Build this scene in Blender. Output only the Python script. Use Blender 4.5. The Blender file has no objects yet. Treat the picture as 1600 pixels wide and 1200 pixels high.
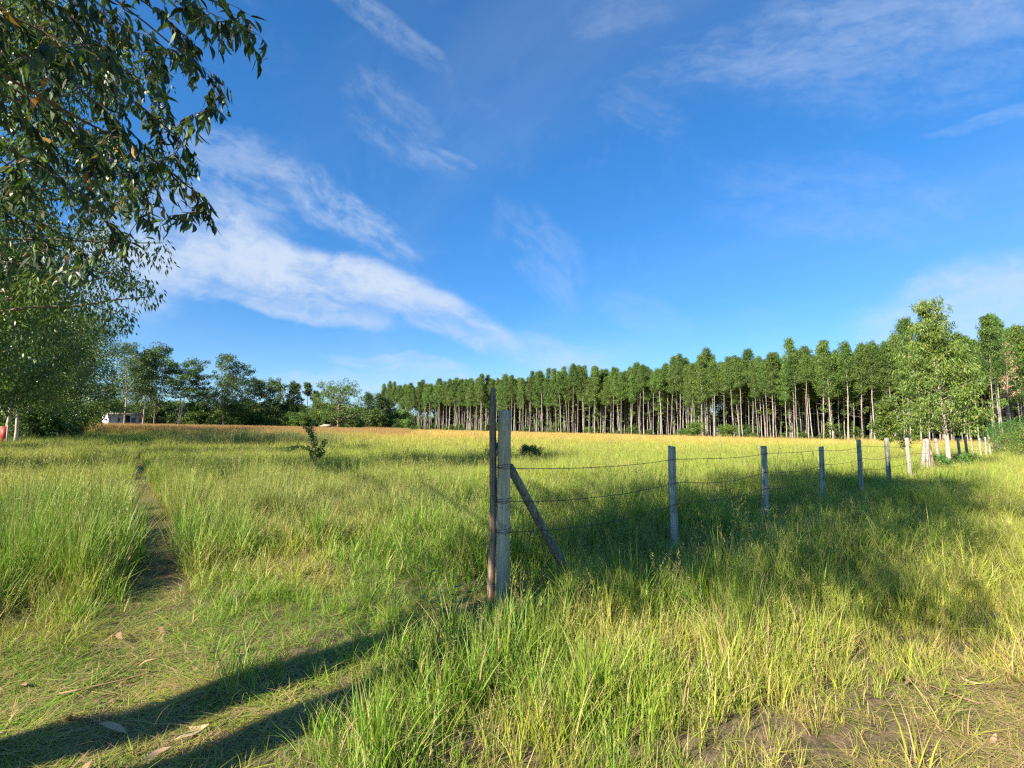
import bpy, math, random
import numpy as np
from mathutils import Matrix, Vector, Euler

R = math.radians
rs = np.random.RandomState(7)
scene = bpy.context.scene
COL = scene.collection

# ------------------------------------------------------------------ camera
F = 800.0                      # focal length in photo pixels (1600 wide)
EYE = 1.6
PITCH, ROLL = math.atan(71 / 800.0), R(0.5)
cam_d = bpy.data.cameras.new('camera')
cam_d.lens = 18.0
cam_d.sensor_width = 36.0
cam_d.clip_start = 0.05
cam_d.clip_end = 6000
cam = bpy.data.objects.new('camera', cam_d)
COL.objects.link(cam)
cam.matrix_world = Matrix.Translation((0, 0, EYE)) @ Matrix.Rotation(R(90) + PITCH, 4, 'X') @ Matrix.Rotation(ROLL, 4, 'Z')
scene.camera = cam
CM = np.array(cam.matrix_world)[:3, :3]


def pxdir(px, py):
    """world direction seen at photo pixel, scaled so its y is 1"""
    d = CM @ np.array([(px - 800) / F, (600 - py) / F, -1.0])
    return d / d[1]


def at(px, y):
    """ground x for a photo column at distance y"""
    return (px - 800) / F * y


def project(P):
    """photo pixels of world points (N,3)"""
    q = (P - np.array([0, 0, EYE])) @ CM
    return 800 + F * q[:, 0] / -q[:, 2], 600 - F * q[:, 1] / -q[:, 2], -q[:, 2]


# ------------------------------------------------------------------ light
SUN_EL = R(31)
SHX, SHY = math.sin(R(47)), math.cos(R(47))          # shadows run this way on the ground
sun_dir = Vector((-SHX * math.cos(SUN_EL), -SHY * math.cos(SUN_EL), math.sin(SUN_EL)))
sd = bpy.data.lights.new('sun', 'SUN')
sd.energy = 5.0
sd.angle = R(0.53)
sd.color = (1.0, 0.90, 0.74)
so = bpy.data.objects.new('sun', sd)
COL.objects.link(so)
so.rotation_euler = sun_dir.to_track_quat('Z', 'Y').to_euler()

world = bpy.data.worlds.new('World')
scene.world = world
world.use_nodes = True
scene.view_settings.view_transform = 'Standard'
scene.view_settings.look = 'None'
scene.view_settings.exposure = 1.45
scene.view_settings.gamma = 1.0
scene.view_settings.use_curve_mapping = False
scene.cycles.use_denoising = False
scene.cycles.filter_width = 1.3
scene.cycles.max_bounces = 6
scene.cycles.diffuse_bounces = 3
scene.cycles.transmission_bounces = 4
scene.cycles.transparent_max_bounces = 6


class NT:
    """small helper to write node maths"""

    def __init__(s, tree):
        s.t = tree

    def n(s, kind, **kw):
        nd = s.t.nodes.new(kind)
        for k, v in kw.items():
            setattr(nd, k, v)
        return nd

    def put(s, sock, v):
        if isinstance(v, bpy.types.NodeSocket):
            s.t.links.new(v, sock)
        else:
            sock.default_value = v

    def m(s, op, a, b=None, c=None, clamp=False):
        nd = s.n('ShaderNodeMath', operation=op, use_clamp=clamp)
        s.put(nd.inputs[0], a)
        if b is not None:
            s.put(nd.inputs[1], b)
        if c is not None:
            s.put(nd.inputs[2], c)
        return nd.outputs[0]

    def vec(s, x, y, z):
        nd = s.n('ShaderNodeCombineXYZ')
        for i, v in enumerate((x, y, z)):
            s.put(nd.inputs[i], v)
        return nd.outputs[0]

    def noise(s, v, scale, detail=4, rough=0.55, dist=0.0):
        nd = s.n('ShaderNodeTexNoise')
        s.put(nd.inputs['Vector'], v)
        nd.inputs['Scale'].default_value = scale
        nd.inputs['Detail'].default_value = detail
        nd.inputs['Roughness'].default_value = rough
        nd.inputs['Distortion'].default_value = dist
        return nd.outputs[0]

    def mix(s, f, a, b, mode='MIX'):
        nd = s.n('ShaderNodeMix', data_type='RGBA', blend_type=mode)
        s.put(nd.inputs[0], f)
        for i, v in ((6, a), (7, b)):
            if isinstance(v, tuple) and len(v) == 3:
                v = v + (1,)
            s.put(nd.inputs[i], v)
        return nd.outputs[2]

    def ramp(s, f, lo, hi, a=0.0, b=1.0):
        nd = s.n('ShaderNodeMapRange', clamp=True, interpolation_type='SMOOTHSTEP')
        s.put(nd.inputs[0], f)
        for i, v in enumerate((lo, hi, a, b)):
            nd.inputs[i + 1].default_value = v
        return nd.outputs[0]

    def attr(s, name, kind='GEOMETRY'):
        return s.n('ShaderNodeAttribute', attribute_name=name, attribute_type=kind)


# ------------------------------------------------------------------ sky with cirrus
def build_sky():
    t = world.node_tree
    t.nodes.clear()
    N = NT(t)
    sky = N.n('ShaderNodeTexSky', sky_type='NISHITA', sun_disc=False)
    sky.sun_elevation = SUN_EL
    sky.sun_rotation = math.atan2(sun_dir.x, sun_dir.y)
    sky.altitude = 1500
    sky.air_density = 1.0
    sky.dust_density = 0.3
    sky.ozone_density = 2.2
    tc = N.n('ShaderNodeTexCoord').outputs['Generated']
    sp = N.n('ShaderNodeSeparateXYZ')
    t.links.new(tc, sp.inputs[0])
    x, y, z = sp.outputs
    yy = N.m('MAXIMUM', y, 0.05)
    u, v = N.m('DIVIDE', x, yy), N.m('DIVIDE', z, yy)
    wu = N.m('MULTIPLY', N.m('SUBTRACT', N.noise(tc, 2.6, 3, 0.5), 0.5), 0.16)
    wv = N.m('MULTIPLY', N.m('SUBTRACT', N.noise(N.vec(y, z, x), 3.3, 3, 0.5), 0.5), 0.10)
    wf = N.m('MULTIPLY', N.m('SUBTRACT', N.noise(tc, 11.0, 5, 0.6), 0.5), 0.07)
    u2, v2 = N.m('ADD', N.m('ADD', u, wu), wf), N.m('SUBTRACT', N.m('ADD', v, wv), N.m('MULTIPLY', wf, 0.6))
    fine = N.noise(tc, 14, 7, 0.62, 0.6)
    # (x1, y1, x2, y2, half width, strength, filament amount)
    streaks = [(120, 340, 430, 410, 56, 0.66, 0.7), (300, 380, 690, 470, 28, 0.78, 0.6), (540, 420, 790, 535, 22, 0.62, 0.75),
               (230, 230, 480, 320, 56, 0.32, 0.9), (430, 265, 660, 415, 26, 0.42, 0.95), (320, 440, 610, 500, 13, 0.50, 0.6),
               (60, 420, 300, 440, 50, 0.4, 0.5), (700, 520, 960, 560, 20, 0.30, 0.7),
               (540, 548, 720, 575, 9, 0.40, 0.8), (490, -30, 650, 80, 20, 0.20, 1.0), (600, 40, 710, 110, 14, 0.16, 1.0),
               (540, 130, 700, 260, 40, 0.18, 1.0), (630, 235, 720, 285, 12, 0.18, 1.0), (690, 240, 740, 272, 7, 0.18, 1.0),
               (1020, 110, 1700, -30, 56, 0.18, 0.9), (1150, 90, 1700, 20, 100, 0.14, 0.8), (900, 60, 1040, 0, 30, 0.10, 0.9),
               (1340, 530, 1720, 420, 48, 0.50, 0.4), (1440, 218, 1660, 158, 8, 0.18, 0.7),
               (780, 320, 890, 460, 34, 0.16, 1.0), (930, 150, 1080, 215, 34, 0.09, 1.0),
               (420, 605, 780, 600, 26, 0.40, 0.7), (930, 470, 1080, 500, 18, 0.12, 0.7), (1100, 300, 1500, 330, 50, 0.10, 0.8)]
    total = None
    for (x1, y1, x2, y2, w, st, fil) in streaks:
        a, b = pxdir(x1, y1), pxdir(x2, y2)
        cu, cv = (a[0] + b[0]) / 2, (a[2] + b[2]) / 2
        du, dv = b[0] - a[0], b[2] - a[2]
        ln = math.hypot(du, dv)
        ca, sa = du / ln, dv / ln
        L, W = ln / 2, w / F
        p, q = N.m('SUBTRACT', u2, cu), N.m('SUBTRACT', v2, cv)
        al = N.m('ADD', N.m('MULTIPLY', p, ca), N.m('MULTIPLY', q, sa))
        ac = N.m('SUBTRACT', N.m('MULTIPLY', q, ca), N.m('MULTIPLY', p, sa))
        r2 = N.m('ADD', N.m('POWER', N.m('DIVIDE', al, L * 1.25), 2.0), N.m('POWER', N.m('DIVIDE', ac, W * 1.75), 2.0))
        m = N.ramp(r2, 0.0, 1.25, 1.0, 0.0)
        fl = N.noise(N.vec(N.m('MULTIPLY', al, 2.2), N.m('MULTIPLY', ac, 9.0), cu * 7.0), 1.5, 8, 0.60, 0.25)
        fl2 = N.noise(N.vec(N.m('MULTIPLY', al, 9.0), N.m('MULTIPLY', ac, 16.0), cu * 3.0), 2.4, 6, 0.62, 0.2)
        fl = N.ramp(N.m('ADD', N.m('MULTIPLY', fl, 0.60), N.m('MULTIPLY', fl2, 0.40)), 0.36, 0.64)
        flc = N.m('ADD', N.m('MULTIPLY', fl, fil), 1.0 - fil)
        body = N.m('SUBTRACT', N.m('MULTIPLY', m, 1.15), N.m('MULTIPLY', N.m('SUBTRACT', 1.0, fl), 0.12 + 0.25 * fil))
        body = N.m('MULTIPLY', N.ramp(body, -0.05, 1.05), N.m('MULTIPLY', flc, st * 1.2))
        total = body if total is None else N.m('SUBTRACT', 1.0, N.m('MULTIPLY', N.m('SUBTRACT', 1.0, total), N.m('SUBTRACT', 1.0, body)))
    total = N.m('MULTIPLY', total, N.ramp(y, 0.1, 0.35))
    # thin veil everywhere, stretched along the cirrus layer
    zz = N.m('ADD', N.m('MAXIMUM', z, 0.0), 0.12)
    pu, pv = N.m('DIVIDE', x, zz), N.m('DIVIDE', y, zz)
    veil = N.noise(N.vec(N.m('ADD', pu, N.m('MULTIPLY', pv, 0.6)), N.m('MULTIPLY', pv, 0.35), 3.1), 0.8, 6, 0.55, 0.5)
    veil = N.m('MULTIPLY', N.ramp(veil, 0.36, 0.85), 0.18)
    mott = N.m('MULTIPLY', N.ramp(fine, 0.5, 0.8), 0.05)
    total = N.m('ADD', N.m('ADD', total, veil), mott, clamp=True)
    total = N.m('MULTIPLY', total, N.ramp(z, -0.02, 0.05))
    total = N.m('ADD', total, N.m('MULTIPLY', N.ramp(z, 0.0, 0.24, 1.0, 0.0), 0.22), clamp=True)
    total = N.m('MINIMUM', total, 0.93)
    hs = N.n('ShaderNodeHueSaturation')
    hs.inputs['Saturation'].default_value = 1.14
    hs.inputs['Value'].default_value = 1.0
    t.links.new(sky.outputs[0], hs.inputs['Color'])
    tintc = N.mix(N.ramp(z, 0.0, 0.55), (0.52, 0.80, 1.00), (0.54, 1.16, 1.48))
    c = N.mix(1.0, hs.outputs[0], tintc, 'MULTIPLY')
    c = N.mix(total, c, (4.0, 4.65, 5.7))
    bg = N.n('ShaderNodeBackground')
    bg.inputs['Strength'].default_value = 0.062
    t.links.new(c, bg.inputs['Color'])
    out = N.n('ShaderNodeOutputWorld')
    t.links.new(bg.outputs[0], out.inputs[0])


build_sky()


# ------------------------------------------------------------------ object helpers
def tag(o, label=None, cat=None, group=None, kind=None):
    for k, v in (('label', label), ('category', cat), ('group', group), ('kind', kind)):
        if v:
            o[k] = v
    return o


def empty(name, loc, label, cat, group=None, rz=0.0):
    o = bpy.data.objects.new(name, None)
    o.empty_display_size = 0.2
    COL.objects.link(o)
    o.location = loc
    o.rotation_euler = (0, 0, rz)
    return tag(o, label, cat, group)


def add(name, mesh, parent=None, loc=(0, 0, 0), rot=(0, 0, 0), scale=None):
    o = bpy.data.objects.new(name, mesh)
    COL.objects.link(o)
    o.parent = parent
    o.location = loc
    o.rotation_euler = rot
    if scale is not None:
        o.scale = scale
    return o


def make_mesh(name, V, faces, mats=(), attrs=None, smooth=False, mi=None):
    """V (n,3); faces: list of int arrays (m,3) or (m,4); attrs: name -> (n,) floats; mi: material index per face block"""
    V = np.asarray(V, dtype=np.float32)
    me = bpy.data.meshes.new(name)
    me.vertices.add(len(V))
    me.vertices.foreach_set('co', V.ravel())
    blocks = [np.asarray(f, dtype=np.int32) for f in faces if len(f)]
    tot = np.concatenate([np.full(len(f), f.shape[1], np.int32) for f in blocks])
    loops = np.concatenate([f.ravel() for f in blocks])
    start = np.concatenate([[0], np.cumsum(tot)[:-1]]).astype(np.int32)
    me.loops.add(len(loops))
    me.loops.foreach_set('vertex_index', loops)
    me.polygons.add(len(tot))
    me.polygons.foreach_set('loop_start', start)
    me.polygons.foreach_set('loop_total', tot)
    if mi is not None:
        idx = np.concatenate([np.full(len(f), k, np.int32) for f, k in zip([f for f in faces if len(f)], mi)])
        me.polygons.foreach_set('material_index', idx)
    if smooth:
        me.polygons.foreach_set('use_smooth', np.ones(len(tot), bool))
    for k, a in (attrs or {}).items():
        at_ = me.attributes.new(k, 'FLOAT', 'POINT')
        at_.data.foreach_set('value', np.asarray(a, np.float32))
    for m_ in mats:
        me.materials.append(m_)
    me.update(calc_edges=True)
    me.validate()
    return me


class Geo:
    """collects pieces of geometry for one mesh"""

    def __init__(s):
        s.V, s.F3, s.F4, s.a, s.n = [], [], [], [], 0

    def put(s, V, f3=None, f4=None, a=0.0):
        V = np.asarray(V, float)
        if f3 is not None and len(f3):
            s.F3.append(np.asarray(f3, int) + s.n)
        if f4 is not None and len(f4):
            s.F4.append(np.asarray(f4, int) + s.n)
        s.V.append(V)
        s.a.append(np.broadcast_to(np.asarray(a, float), (len(V),)))
        s.n += len(V)
        return s

    def mesh(s, name, mats, smooth=False):
        F = []
        if s.F3:
            F.append(np.concatenate(s.F3))
        if s.F4:
            F.append(np.concatenate(s.F4))
        return make_mesh(name, np.concatenate(s.V), F, mats, {'rnd': np.concatenate(s.a)}, smooth)


def tube(path, rad, k=8, cap=True, jitter=0.0, seed=0, squash=None):
    """tube round a path; returns V, tris, quads"""
    P = np.asarray(path, float)
    n = len(P)
    rad = np.broadcast_to(np.asarray(rad, float), (n,))
    T = np.gradient(P, axis=0)
    T /= np.linalg.norm(T, axis=1)[:, None] + 1e-9
    ref = np.array([0.0, 1.0, 0.0]) if abs(T[0, 1]) < 0.8 else np.array([1.0, 0, 0])
    r = np.random.RandomState(seed)
    V = []
    base = 1 + jitter * r.uniform(-1, 1, k)
    for i in range(n):
        A = np.cross(T[i], ref)
        A /= np.linalg.norm(A) + 1e-9
        B = np.cross(T[i], A)
        an = np.arange(k) * 2 * np.pi / k
        rr = rad[i] * base * (1 + jitter * 0.3 * r.uniform(-1, 1, k))
        sx, sy = (1, 1) if squash is None else squash
        V.append(P[i] + (np.cos(an) * rr * sx)[:, None] * A + (np.sin(an) * rr * sy)[:, None] * B)
    V = np.concatenate(V)
    q = []
    j = np.arange(k)
    for i in range(n - 1):
        a = i * k + j
        b = i * k + (j + 1) % k
        q.append(np.stack([a, b, b + k, a + k], 1))
    q = np.concatenate(q)
    t = []
    if cap:
        V = np.vstack([V, P[0], P[-1] + T[-1] * rad[-1] * 0.15])
        c0, c1 = n * k, n * k + 1
        t = np.concatenate([np.stack([np.full(k, c0), (j + 1) % k, j], 1),
                            np.stack([np.full(k, c1), (n - 1) * k + j, (n - 1) * k + (j + 1) % k], 1)])
    return V, t, q


def box(x0, x1, y0, y1, z0, z1):
    V = np.array([[x, y, z] for x in (x0, x1) for y in (y0, y1) for z in (z0, z1)], float)
    f = np.array([[0, 1, 3, 2], [4, 6, 7, 5], [0, 4, 5, 1], [2, 3, 7, 6], [0, 2, 6, 4], [1, 5, 7, 3]])
    return V, None, f


# ------------------------------------------------------------------ materials
def newmat(name):
    m = bpy.data.materials.new(name)
    m.use_nodes = True
    t = m.node_tree
    t.nodes.clear()
    N = NT(t)
    out = N.n('ShaderNodeOutputMaterial')
    return m, N, out


def principled(N, col, rough=0.8, spec=0.3, normal=None):
    p = N.n('ShaderNodeBsdfPrincipled')
    N.put(p.inputs['Base Color'], col if not isinstance(col, tuple) else col + (1,))
    N.put(p.inputs['Roughness'], rough)
    N.put(p.inputs['Specular IOR Level'], spec)
    if normal is not None:
        N.t.links.new(normal, p.inputs['Normal'])
    return p


def bump(N, h, dist=0.01, strength=1.0):
    b = N.n('ShaderNodeBump')
    b.inputs['Distance'].default_value = dist
    b.inputs['Strength'].default_value = strength
    N.t.links.new(h, b.inputs['Height'])
    return b.outputs[0]


def leafy(N, out, col, trans=0.3, rough=0.5, spec=0.35, tcol=None):
    p = principled(N, col, rough, spec)
    tr = N.n('ShaderNodeBsdfTranslucent')
    N.put(tr.inputs['Color'], N.mix(1.0, col, tcol or (1.25, 1.2, 0.55), 'MULTIPLY'))
    mx = N.n('ShaderNodeMixShader')
    mx.inputs[0].default_value = trans
    N.t.links.new(p.outputs[0], mx.inputs[1])
    N.t.links.new(tr.outputs[0], mx.inputs[2])
    N.t.links.new(mx.outputs[0], out.inputs[0])


def grass_mat():
    m, N, out = newmat('grass_blade')
    tint = N.attr('tint', 'INSTANCER').outputs['Color']
    dry = N.attr('dry', 'INSTANCER').outputs['Fac']
    rnd = N.attr('rnd').outputs['Fac']
    tt = N.attr('tt').outputs['Fac']
    head = N.attr('head').outputs['Fac']
    straw = N.mix(rnd, (0.48, 0.36, 0.17), (0.36, 0.24, 0.11))
    br = N.m('ADD', 0.62, N.m('MULTIPLY', N.m('FRACT', N.m('MULTIPLY', rnd, 7.31)), 0.75))
    hs = N.n('ShaderNodeHueSaturation')
    N.put(hs.inputs['Color'], tint)
    N.put(hs.inputs['Value'], br)
    N.put(hs.inputs['Hue'], N.m('ADD', 0.475, N.m('MULTIPLY', N.m('FRACT', N.m('MULTIPLY', rnd, 13.7)), 0.05)))
    green = N.mix(N.m('MULTIPLY', N.m('POWER', tt, 2.5), 0.42), hs.outputs[0], (0.40, 0.36, 0.11))
    green = N.mix(N.ramp(tt, 0.0, 0.25, 0.5, 0.0), green, (0.30, 0.25, 0.11))
    isdry = N.m('LESS_THAN', rnd, dry)
    c = N.mix(isdry, green, straw)
    hcol = N.mix(N.m('FRACT', N.m('MULTIPLY', rnd, 5.1)), (0.34, 0.22, 0.12), (0.44, 0.38, 0.15))
    hcol = N.mix(0.42, hcol, tint)
    c = N.mix(head, c, hcol)
    leafy(N, out, c, 0.24, 0.5, 0.3)
    return m


def ground_mat():
    m, N, out = newmat('field_soil')
    g = N.n('ShaderNodeNewGeometry').outputs['Position']
    a = N.noise(g, 0.35, 5)
    b = N.noise(g, 9, 8, 0.65)
    f = N.noise(g, 55, 5, 0.7)
    soil = N.mix(N.ramp(b, 0.3, 0.7), (0.10, 0.068, 0.042), (0.24, 0.175, 0.115))
    thatch = N.mix(N.ramp(f, 0.35, 0.7), (0.05, 0.05, 0.02), (0.20, 0.17, 0.08))
    c = N.mix(N.ramp(N.m('ADD', N.m('MULTIPLY', a, 0.5), N.m('MULTIPLY', b, 0.5)), 0.42, 0.58), thatch, soil)
    far = N.n('ShaderNodeSeparateXYZ')
    N.t.links.new(g, far.inputs[0])
    big = N.mix(N.ramp(a, 0.35, 0.65), (0.16, 0.19, 0.045), (0.25, 0.21, 0.08))
    c = N.mix(N.ramp(far.outputs[1], 10, 40), c, big)
    p = principled(N, c, 0.95, 0.1, bump(N, N.m('ADD', b, N.m('MULTIPLY', f, 0.5)), 0.03))
    N.t.links.new(p.outputs[0], out.inputs[0])
    return m


def leaf_mat(name, c1, c2, c3, trans=0.25, rough=0.42, spec=0.5, odd=None, oddf=0.02):
    """leaf colours vary leaf by leaf (rnd) and a little tree by tree"""
    m, N, out = newmat(name)
    rnd = N.attr('rnd').outputs['Fac']
    c = N.mix(N.ramp(rnd, 0.0, 0.55), c1, c2)
    c = N.mix(N.ramp(rnd, 0.6, 1.0), c, c3)
    orr = N.n('ShaderNodeObjectInfo').outputs['Random']
    hs = N.n('ShaderNodeHueSaturation')
    N.put(hs.inputs['Color'], c)
    N.put(hs.inputs['Value'], N.m('ADD', 0.8, N.m('MULTIPLY', orr, 0.42)))
    N.put(hs.inputs['Hue'], N.m('ADD', 0.488, N.m('MULTIPLY', N.m('FRACT', N.m('MULTIPLY', orr, 9.7)), 0.022)))
    c = hs.outputs[0]
    if odd:
        c = N.mix(N.m('GREATER_THAN', N.m('FRACT', N.m('MULTIPLY', rnd, 37.0)), 1.0 - oddf), c, odd)
    leafy(N, out, c, trans, rough, spec)
    return m


def bark_mat(name, c1, c2, c3, scale=6.0, stretch=0.25):
    m, N, out = newmat(name)
    tc = N.n('ShaderNodeTexCoord').outputs['Object']
    mp = N.n('ShaderNodeMapping')
    mp.inputs['Scale'].default_value = (1, 1, stretch)
    N.t.links.new(tc, mp.inputs[0])
    a = N.noise(mp.outputs[0], scale, 6, 0.6)
    b = N.noise(tc, scale * 0.35, 3)
    orr = N.n('ShaderNodeObjectInfo').outputs['Random']
    c = N.mix(N.ramp(a, 0.35, 0.65), c1, c2)
    c = N.mix(N.ramp(N.m('ADD', b, N.m('MULTIPLY', orr, 0.25)), 0.5, 0.8), c, c3)
    p = principled(N, c, 0.85, 0.2, bump(N, a, 0.02))
    N.t.links.new(p.outputs[0], out.inputs[0])
    return m


def wood_mat(name, c1, c2, c3, crack=True, moss=None):
    """weathered fence timber: long grain, drying cracks, stains"""
    m, N, out = newmat(name)
    tc = N.n('ShaderNodeTexCoord').outputs['Object']
    orr = N.n('ShaderNodeObjectInfo').outputs['Random']
    off = N.n('ShaderNodeVectorMath', operation='ADD')
    N.t.links.new(tc, off.inputs[0])
    N.t.links.new(N.vec(N.m('MULTIPLY', orr, 9.0), N.m('MULTIPLY', orr, 5.0), N.m('MULTIPLY', orr, 17.0)), off.inputs[1])
    mp = N.n('ShaderNodeMapping')
    mp.inputs['Scale'].default_value = (1, 1, 0.045)
    N.t.links.new(off.outputs[0], mp.inputs[0])
    g = N.noise(mp.outputs[0], 34, 4, 0.7)
    mq = N.n('ShaderNodeMapping')
    mq.inputs['Scale'].default_value = (1, 1, 0.02)
    N.t.links.new(off.outputs[0], mq.inputs[0])
    g2 = N.noise(mq.outputs[0], 17, 1, 0.4)
    s = N.noise(off.outputs[0], 4.5, 5, 0.6)
    c = N.mix(N.ramp(g, 0.38, 0.62), tuple(v * 0.72 for v in c1), c2)
    c = N.mix(N.ramp(s, 0.45, 0.72), c, c3)
    c = N.mix(N.ramp(N.noise(off.outputs[0], 9, 4, 0.7), 0.55, 0.68, 0.0, 0.6), c, tuple(v * 0.42 for v in c1))
    h = g
    if crack:
        k = N.ramp(N.m('ABSOLUTE', N.m('SUBTRACT', g2, 0.56)), 0.0, 0.012, 0.0, 1.0)
        c = N.mix(k, (0.03, 0.028, 0.025), c)
        h = N.m('ADD', N.m('MULTIPLY', k, 2.0), g)
    if moss:
        c = N.mix(N.ramp(N.noise(off.outputs[0], 16, 5, 0.7), 0.58, 0.7, 0.0, 0.7), c, moss)
    p = principled(N, c, 0.9, 0.2, bump(N, h, 0.004))
    N.t.links.new(p.outputs[0], out.inputs[0])
    return m


def plain_mat(name, col, rough=0.7, var=0.25, scale=8, metal=0.0):
    m, N, out = newmat(name)
    tc = N.n('ShaderNodeTexCoord').outputs['Object']
    a = N.noise(tc, scale, 5, 0.6)
    c = N.mix(a, tuple(x * (1 - var) for x in col), tuple(min(1, x * (1 + var)) for x in col))
    p = principled(N, c, rough, 0.3)
    p.inputs['Metallic'].default_value = metal
    N.t.links.new(p.outputs[0], out.inputs[0])
    return m


M = {}
M['grass'] = grass_mat()
M['ground'] = ground_mat()
M['near_leaf'] = leaf_mat('eucalyptus_leaf', (0.030, 0.062, 0.022), (0.065, 0.120, 0.030), (0.15, 0.25, 0.035), 0.26, 0.44, 0.42, (0.36, 0.20, 0.05), 0.025)
M['row_leaf'] = leaf_mat('row_tree_leaf', (0.040, 0.080, 0.022), (0.095, 0.165, 0.034), (0.22, 0.31, 0.045), 0.30, 0.42, 0.45, (0.28, 0.14, 0.04), 0.01)
M['forest_leaf'] = leaf_mat('plantation_leaf', (0.050, 0.095, 0.024), (0.10, 0.175, 0.034), (0.22, 0.30, 0.055), 0.28, 0.5, 0.3)
M['pale_leaf'] = leaf_mat('young_tree_leaf', (0.075, 0.135, 0.028), (0.14, 0.235, 0.040), (0.27, 0.34, 0.07), 0.3, 0.45, 0.4, (0.45, 0.30, 0.07), 0.018)
M['back_leaf'] = leaf_mat('far_tree_leaf', (0.032, 0.064, 0.020), (0.060, 0.110, 0.028), (0.14, 0.20, 0.04), 0.2, 0.5, 0.3)
M['back_pale_leaf'] = leaf_mat('far_pale_leaf', (0.06, 0.10, 0.045), (0.095, 0.15, 0.055), (0.17, 0.22, 0.08), 0.25, 0.5, 0.3)
M['weed_leaf'] = leaf_mat('weed_leaf', (0.05, 0.13, 0.025), (0.08, 0.20, 0.03), (0.14, 0.26, 0.05), 0.3, 0.5, 0.4)
M['dead_leaf'] = leaf_mat('dry_leaf', (0.30, 0.19, 0.11), (0.42, 0.29, 0.17), (0.52, 0.42, 0.28), 0.1, 0.7, 0.2)
M['bark'] = bark_mat('plantation_bark', (0.19, 0.15, 0.12), (0.29, 0.25, 0.21), (0.40, 0.36, 0.32), 5, 0.15)
M['dark_bark'] = bark_mat('dark_bark', (0.08, 0.058, 0.045), (0.16, 0.12, 0.09), (0.24, 0.18, 0.14), 7, 0.3)
M['pale_bark'] = bark_mat('pale_bark', (0.36, 0.30, 0.24), (0.52, 0.46, 0.39), (0.30, 0.20, 0.14), 4, 0.3)
M['twig'] = bark_mat('twig_bark', (0.13, 0.075, 0.05), (0.24, 0.14, 0.09), (0.16, 0.10, 0.07), 9, 0.5)
M['post'] = wood_mat('treated_post', (0.34, 0.31, 0.235), (0.52, 0.48, 0.375), (0.44, 0.41, 0.31), True)
M['corner_post'] = wood_mat('corner_post_timber', (0.43, 0.375, 0.245), (0.57, 0.50, 0.33), (0.49, 0.43, 0.28), True, (0.24, 0.19, 0.13))
M['old_stake'] = wood_mat('old_stake_timber', (0.13, 0.092, 0.066), (0.30, 0.215, 0.155), (0.38, 0.28, 0.20), True)
M['brace'] = wood_mat('brace_timber', (0.17, 0.15, 0.11), (0.30, 0.27, 0.20), (0.22, 0.20, 0.14), True)
M['pale_post'] = wood_mat('pale_post_timber', (0.30, 0.28, 0.24), (0.47, 0.44, 0.39), (0.36, 0.29, 0.23), True)
M['wire'] = plain_mat('rusty_wire', (0.09, 0.075, 0.065), 0.6, 0.5, 60, 0.4)
M['end_grain'] = plain_mat('end_grain', (0.26, 0.22, 0.17), 0.9, 0.3, 60)


# ------------------------------------------------------------------ terrain
def ss(x, a, b):
    t = np.clip((np.asarray(x, float) - a) / (b - a), 0, 1)
    return t * t * (3 - 2 * t)


def vnoise(x, y, s=1.0, seed=0, octs=3):
    """cheap smooth value noise on arrays, -1..1"""
    x, y = np.asarray(x, float) * s, np.asarray(y, float) * s
    out, amp, tot = 0, 1.0, 0
    for o in range(octs):
        xi, yi = np.floor(x).astype(np.int64), np.floor(y).astype(np.int64)
        fx, fy = x - xi, y - yi
        fx, fy = fx * fx * (3 - 2 * fx), fy * fy * (3 - 2 * fy)

        def h(i, j):
            n = (i * 374761393 + j * 668265263 + (seed + o) * 974634777) & 0x7fffffff
            n = ((n ^ (n >> 13)) * 1274126177) & 0x7fffffff
            return (n ^ (n >> 16)) % 10007 / 5003.5 - 1
        v = (h(xi, yi) * (1 - fx) + h(xi + 1, yi) * fx) * (1 - fy) + (h(xi, yi + 1) * (1 - fx) + h(xi + 1, yi + 1) * fx) * fy
        out = out + v * amp
        tot += amp
        amp *= 0.5
        x, y = x * 2.03 + 17.1, y * 2.03 + 5.7
    return out / tot


PATH = np.array([[-1.6, 2.6], [-2.9, 4.2], [-4.0, 6.0], [-5.2, 7.7], [-7.0, 10.0], [-10.0, 14.0], [-14.0, 19.5], [-22, 30]])


def seg_dist(x, y, P):
    d = np.full(np.shape(x), 1e9)
    for a, b in zip(P[:-1], P[1:]):
        ab = b - a
        t = np.clip(((x - a[0]) * ab[0] + (y - a[1]) * ab[1]) / (ab @ ab), 0, 1)
        d = np.minimum(d, np.hypot(x - a[0] - t * ab[0], y - a[1] - t * ab[1]))
    return d


def ell(x, y, cx, cy, rx, ry, soft=0.35):
    r = np.sqrt(((x - cx) / rx) ** 2 + ((y - cy) / ry) ** 2)
    return 1 - ss(r, 1 - soft, 1 + soft)


def path_mask(x, y):
    return (0.82 + 0.3 * vnoise(x, y, 2.6, 9, 2)) * (1 - ss(seg_dist(x, y, PATH) + 0.16 * vnoise(x, y, 1.3, 3) + 0.12 * vnoise(x, y, 5.0, 4, 2), 0.04, 0.44))


def bare_mask(x, y):
    """trodden ground: the crossing on the near left and the track on the near right"""
    n = 0.40 * vnoise(x, y, 1.6, 11)
    a = ell(x, y, -2.6, 2.1, 2.6, 1.35, 0.3) * (1 - ss(0.68 * x - 0.73 * y + 0.25 * n / 0.4, -3.1, -2.6))
    b = ell(x, y, 3.4, 2.2, 1.2, 1.15, 0.35)
    return np.clip(np.maximum(a, b) + n * (np.maximum(a, b) > 0.02), 0, 1)


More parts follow.
